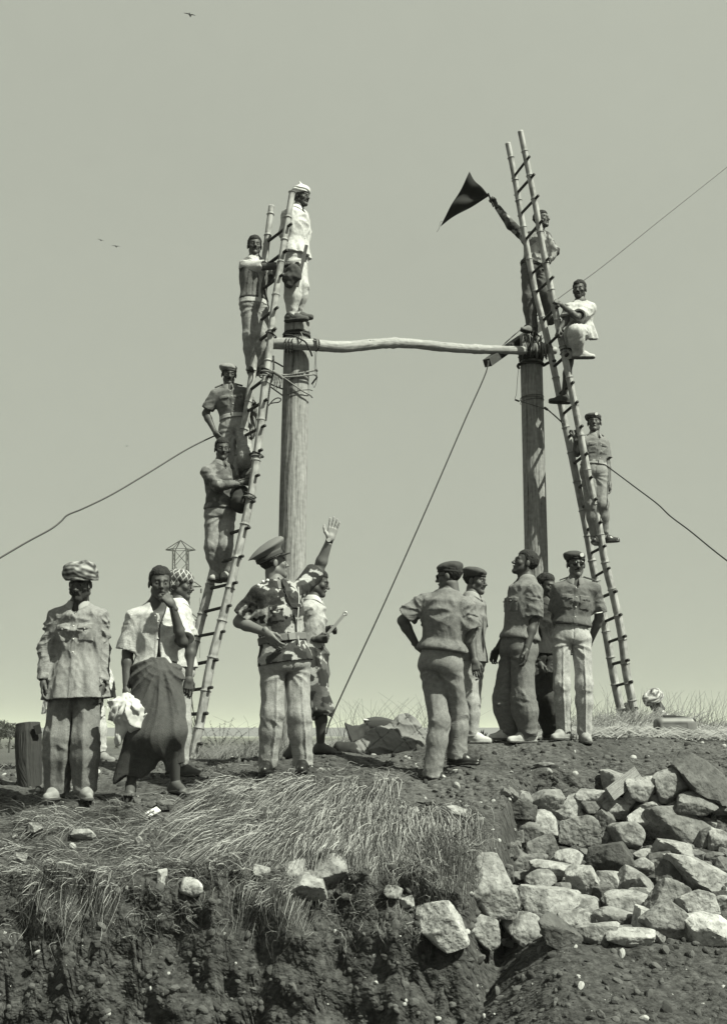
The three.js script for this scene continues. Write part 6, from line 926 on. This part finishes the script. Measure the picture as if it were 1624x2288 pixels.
// ---------------------------------------------------------------- straw and grass
function blades(name, label, gen, n, seed, cat = 'grass') {
  const r = rng(seed), pos = [], cl = [], nor = [];
  for (let i = 0; i < n; i++) {
    const b = gen(r, i); if (!b) continue; const { pts, w, tone } = b, K = pts.length, t = tone;
    for (let k = 0; k < K - 1; k++) {
      const a = pts[k], c = pts[k + 1], T = c.clone().sub(a), s = V(r() * .4 - .2, .25, 1).cross(T).normalize(), w0 = w * (1 - k / (K - 1) * .7), w1 = w * (1 - (k + 1) / (K - 1) * .7);
      const A = a.clone().addScaledVector(s, w0), B = a.clone().addScaledVector(s, -w0), C = c.clone().addScaledVector(s, w1), D = c.clone().addScaledVector(s, -w1);
      for (const q of [A, B, C, B, D, C]) { pos.push(q.x, q.y, q.z); cl.push(t * TINT[0], t * TINT[1], t * TINT[2]); }
    }
  }
  const g = new THREE.BufferGeometry(); g.setAttribute('position', new THREE.Float32BufferAttribute(pos, 3)); g.setAttribute('color', new THREE.Float32BufferAttribute(cl, 3)); g.computeVertexNormals();
  const m = shadow(new THREE.Mesh(g, MSIDE)); m.name = name; m.userData = { kind: 'stuff', label, category: cat }; scene.add(m); return m;
}
// a stem lying along the ground from one place to another, a little above it
function lying(u, v, du, dv, lift, r, tone, w = .0020, K = 5) {
  const a = hit(u, v), b0 = hit(u + du, v + dv), pts = []; if (a.distanceTo(b0) > 1.3) return null;
  const bow = (r() - .5) * .16; for (let k = 0; k < K; k++) { const t = k / (K - 1), p = a.clone().lerp(b0, t), gy = ground(p.x, -p.z), e = Math.sin(t * Math.PI); p.y = Math.max(p.y, gy) + .004 + lift * (.25 + e); p.x += bow * e; p.z += .02 * e; pts.push(onFace(p)); }
  return { pts, w, tone };
}
const strawT = (r) => .025 + Math.pow(r(), 3) * .34;
const fan = (u) => { const q = clamp((u - 560) / 480); return [lerp(-105, 30, q), lerp(48, 100, Math.sin(q * 1.57))]; };
function tufts(r0, n, place) { const l = []; for (let i = 0; i < n; i++) l.push(place(r0)); return l; }
{
  const r0 = rng(60), T1 = tufts(r0, 170, (r) => [500 + r() * 400, 1742 + Math.pow(r(), .8) * 150, r() * 30 - 15, .45 + r() * .8, r()]);
  blades('dry_straw', 'long dry straw combed down over the bank below the pointing officer', (r) => { const T = T1[Math.floor(r() * T1.length)], u = T[0] + (r() + r() - 1) * 26, v = T[1] + (r() + r() - 1) * 10, [du, dv] = fan(T[0]), k = T[3] * (.6 + r() * .7), sp = (r() - .5); return lying(u, v, du * k + T[2] + sp * 50, dv * k + (r() - .5) * 26, .015 + r() * .05 + T[4] * .03, r, strawT(r)); }, 6400, 601);
  const T2 = tufts(r0, 60, (r) => [690 + r() * 310, 1812 + r() * 95, r() * 26 - 13, .6 + r() * .7]);
  blades('dry_straw', 'thick tuft of straw hanging down the bank in the centre', (r) => { const T = T2[Math.floor(r() * T2.length)], u = T[0] + (r() - .5) * 34, v = T[1] + (r() - .5) * 14; return lying(u, v, lerp(-45, 30, (u - 690) / 330) + T[2] + (r() - .5) * 44, (50 + r() * 60) * T[3], .03 + r() * .06, r, strawT(r), .0021); }, 3800, 602);
}
blades('dry_straw', 'loose straw strewn over the earth in front of the two barefoot and turbaned men', (r) => { const u = -10 + r() * 640, v = 1795 + Math.pow(r(), .8) * 170, a = (r() - .5) * 1.9 + .15, l = 25 + r() * 80; return noise(u * .014, v * .03, 5) + .5 * noise(u * .05, v * .08, 2) < .10 ? null : lying(u, v, -Math.cos(a) * l, Math.sin(a) * l * .55, .008 + r() * .04, r, strawT(r) * .9); }, 6800, 603);
blades('dry_straw', 'straw trailing down the dark bank face at the bottom left', (r) => { const u = 90 + r() * 110 + (r() < .3 ? 90 : 0), v = 1965 + r() * 50; return lying(u, v, -20 - r() * 60, 50 + r() * 90, .05 + r() * .05, r, strawT(r)); }, 300, 604);
blades('dry_straw', 'straw trailing down the bank face under the broken stone', (r) => { const u = 575 + r() * 130, v = 1985 + r() * 45; return lying(u, v, -10 - r() * 50, 40 + r() * 80, .05 + r() * .04, r, strawT(r)); }, 340, 605);
blades('dry_straw', 'straw matted on the corner of the bank next to the rock pile', (r) => { const u = 860 + r() * 220, v = 1800 + r() * 190; return noise(u * .02, v * .03, 8) < .0 ? null : lying(u, v, (r() - .4) * 70, 20 + r() * 60, .01 + r() * .05, r, strawT(r) * .75); }, 2600, 606);
blades('dry_straw', 'straw and roots scattered around the officer’s boots on the trodden top', (r) => { const u = 430 + r() * 480, v = 1712 + r() * 60; return noise(u * .02, v * .06, 3) < .08 ? null : lying(u, v, (r() - .5) * 90, (r() - .5) * 20, .008 + r() * .03, r, strawT(r) * .8); }, 900, 607);
blades('dry_straw', 'thin roots and stalks poking from the dark bank face', (r) => { const u = 20 + r() * 1000, v = 1960 + r() * 160; return noise(u * .02, v * .03, 4) < .05 ? null : lying(u, v, (r() - .5) * 50, 10 + r() * 50, .01 + r() * .06, r, strawT(r) * .6, .0019); }, 2200, 608);
const up = (x, d, h, r, lean, tone, w = .0034) => { const y = ground(x, d) - .02, a = V(x, y, -d), dir = V((r() - .5) * lean + lean * .15, 1, (r() - .5) * lean), pts = []; const dr = (r() - .5) * lean * 1.2; for (let k = 0; k < 5; k++) { const t = k / 4; pts.push(a.clone().addScaledVector(dir, h * t).add(V(dr * h * t * t, -lean * .25 * h * t * t, 0))); } return { pts, w, tone }; };
blades('grass', 'tangled pale grass on the crest behind the soldiers on the right', (r) => { const x = 2.05 + r() * 2.9, d = 11.7 + r() * 2.5; if (noise(x * 3, d * 3, 2) < -.22) return null; if (Math.abs(x - 3.2) < .3 && d < 12) return null; return up(x, d, .10 + .26 * r() * (x < 3.6 ? 1.15 : .75), r, 1.1, .09 + r() * .16); }, 4600, 611);
blades('grass', 'taller thin grass stems against the sky at the right ladder’s foot', (r) => { const x = 2.2 + r() * 2.6, d = 12.6 + r() * 1.6; return up(x, d, .25 + r() * .42, r, .55, .10 + r() * .10, .0026); }, 420, 612);
blades('grass', 'matted flattened grass lying before the metal can', (r) => { const x = 2.1 + r() * 2.7, d = 11.0 + r() * 1.2; if (Math.abs(x - 3.2) < .22 && r() < .8) return null; const y = ground(x, d); const a = V(x, y + .02, -d), l = .2 + r() * .3, an = (r() - .5) * .9 + (r() < .5 ? 3.14 : 0); return { pts: [a, a.clone().add(V(Math.cos(an) * l * .5, .05 + r() * .06, Math.sin(an) * l * .3)), a.clone().add(V(Math.cos(an) * l, .02, Math.sin(an) * l * .5))], w: .0045, tone: .14 + r() * .2 }; }, 2400, 613);
blades('grass', 'sparse tall grass stems against the sky behind the quilted cover', (r) => { const x = -.35 + r() * 1.35, d = 11.9 + r() * 1.2; return up(x, d, .18 + r() * .55, r, .8, .06 + r() * .08, .0024); }, 230, 614);
blades('grass', 'short grass behind the quilted cover and the workman’s bare foot', (r) => { const x = -.6 + r() * 1.7, d = 11.7 + r() * 1.6; return up(x, d, .06 + r() * .16, r, 1.2, .12 + r() * .16); }, 1300, 615);
blades('grass', 'grass and bent stems around the foot of the left pole and ladder', (r) => { const x = -2.3 + r() * 1.6, d = 10.9 + r() * 1.5; return up(x, d, .06 + r() * (r() < .06 ? .6 : .2), r, 1.3, .07 + r() * .13, .0026); }, 1500, 616);
blades('grass', 'short grass and weeds on the mound edge behind the turbaned man', (r) => { const x = -3.4 + r() * 1.4, d = 10.2 + r() * 1.6; return up(x, d, .04 + r() * .10, r, 1.2, .08 + r() * .12); }, 900, 617);
{ // bush by the left ladder
  const r = rng(71), b0 = hit(490, 1682), t = thing('bush', 'small leafy bush growing right of the left ladder’s foot', 'bush', b0.clone()), d = -b0.z, stems = [], leaf = [];
  for (const [u, v] of [[456, 1632], [470, 1612], [492, 1618], [503, 1612], [520, 1608], [480, 1640], [510, 1640], [535, 1632], [548, 1640], [500, 1650], [465, 1652], [580, 1618]]) {
    const tip = at(u, v, d + (r() - .5) * .3), m = b0.clone().lerp(tip, .55).add(V((r() - .5) * .08, .03, 0)); stems.push(sweep([b0.clone().add(V((r() - .5) * .08, -.03, 0)), m, tip], (s) => .006 * (1 - .7 * s), 8, 5));
    for (let k = 0; k < 62; k++) { const q = .25 + r() * .8, p = (q < .5 ? b0.clone().lerp(m, q * 2) : m.clone().lerp(tip, q * 2 - 1)).add(V((r() - .5) * .09, (r() - .5) * .08, (r() - .5) * .09)), s = .022 + r() * .022, A = V(r() - .5, (r() - .5) * .7, r() - .5).normalize().multiplyScalar(s), B = V(r() - .5, r() - .5, r() - .5).cross(A).normalize().multiplyScalar(s * .5); for (const z of [p.clone().sub(A), p.clone().add(B), p.clone().add(A), p.clone().sub(A), p.clone().add(A), p.clone().sub(B)]) leaf.push(z.x, z.y, z.z); }
  }
  part('stem', merge(stems), std(.05), t); const g = new THREE.BufferGeometry(); g.setAttribute('position', new THREE.Float32BufferAttribute(leaf, 3)); g.computeVertexNormals(); paint(g, (x, y, z) => .035 + .015 * noise(x * 20, y * 20, z * 20)); part('foliage', g, MSIDE, t).userData.kind = 'stuff';
}
renderer.render(scene, camera);
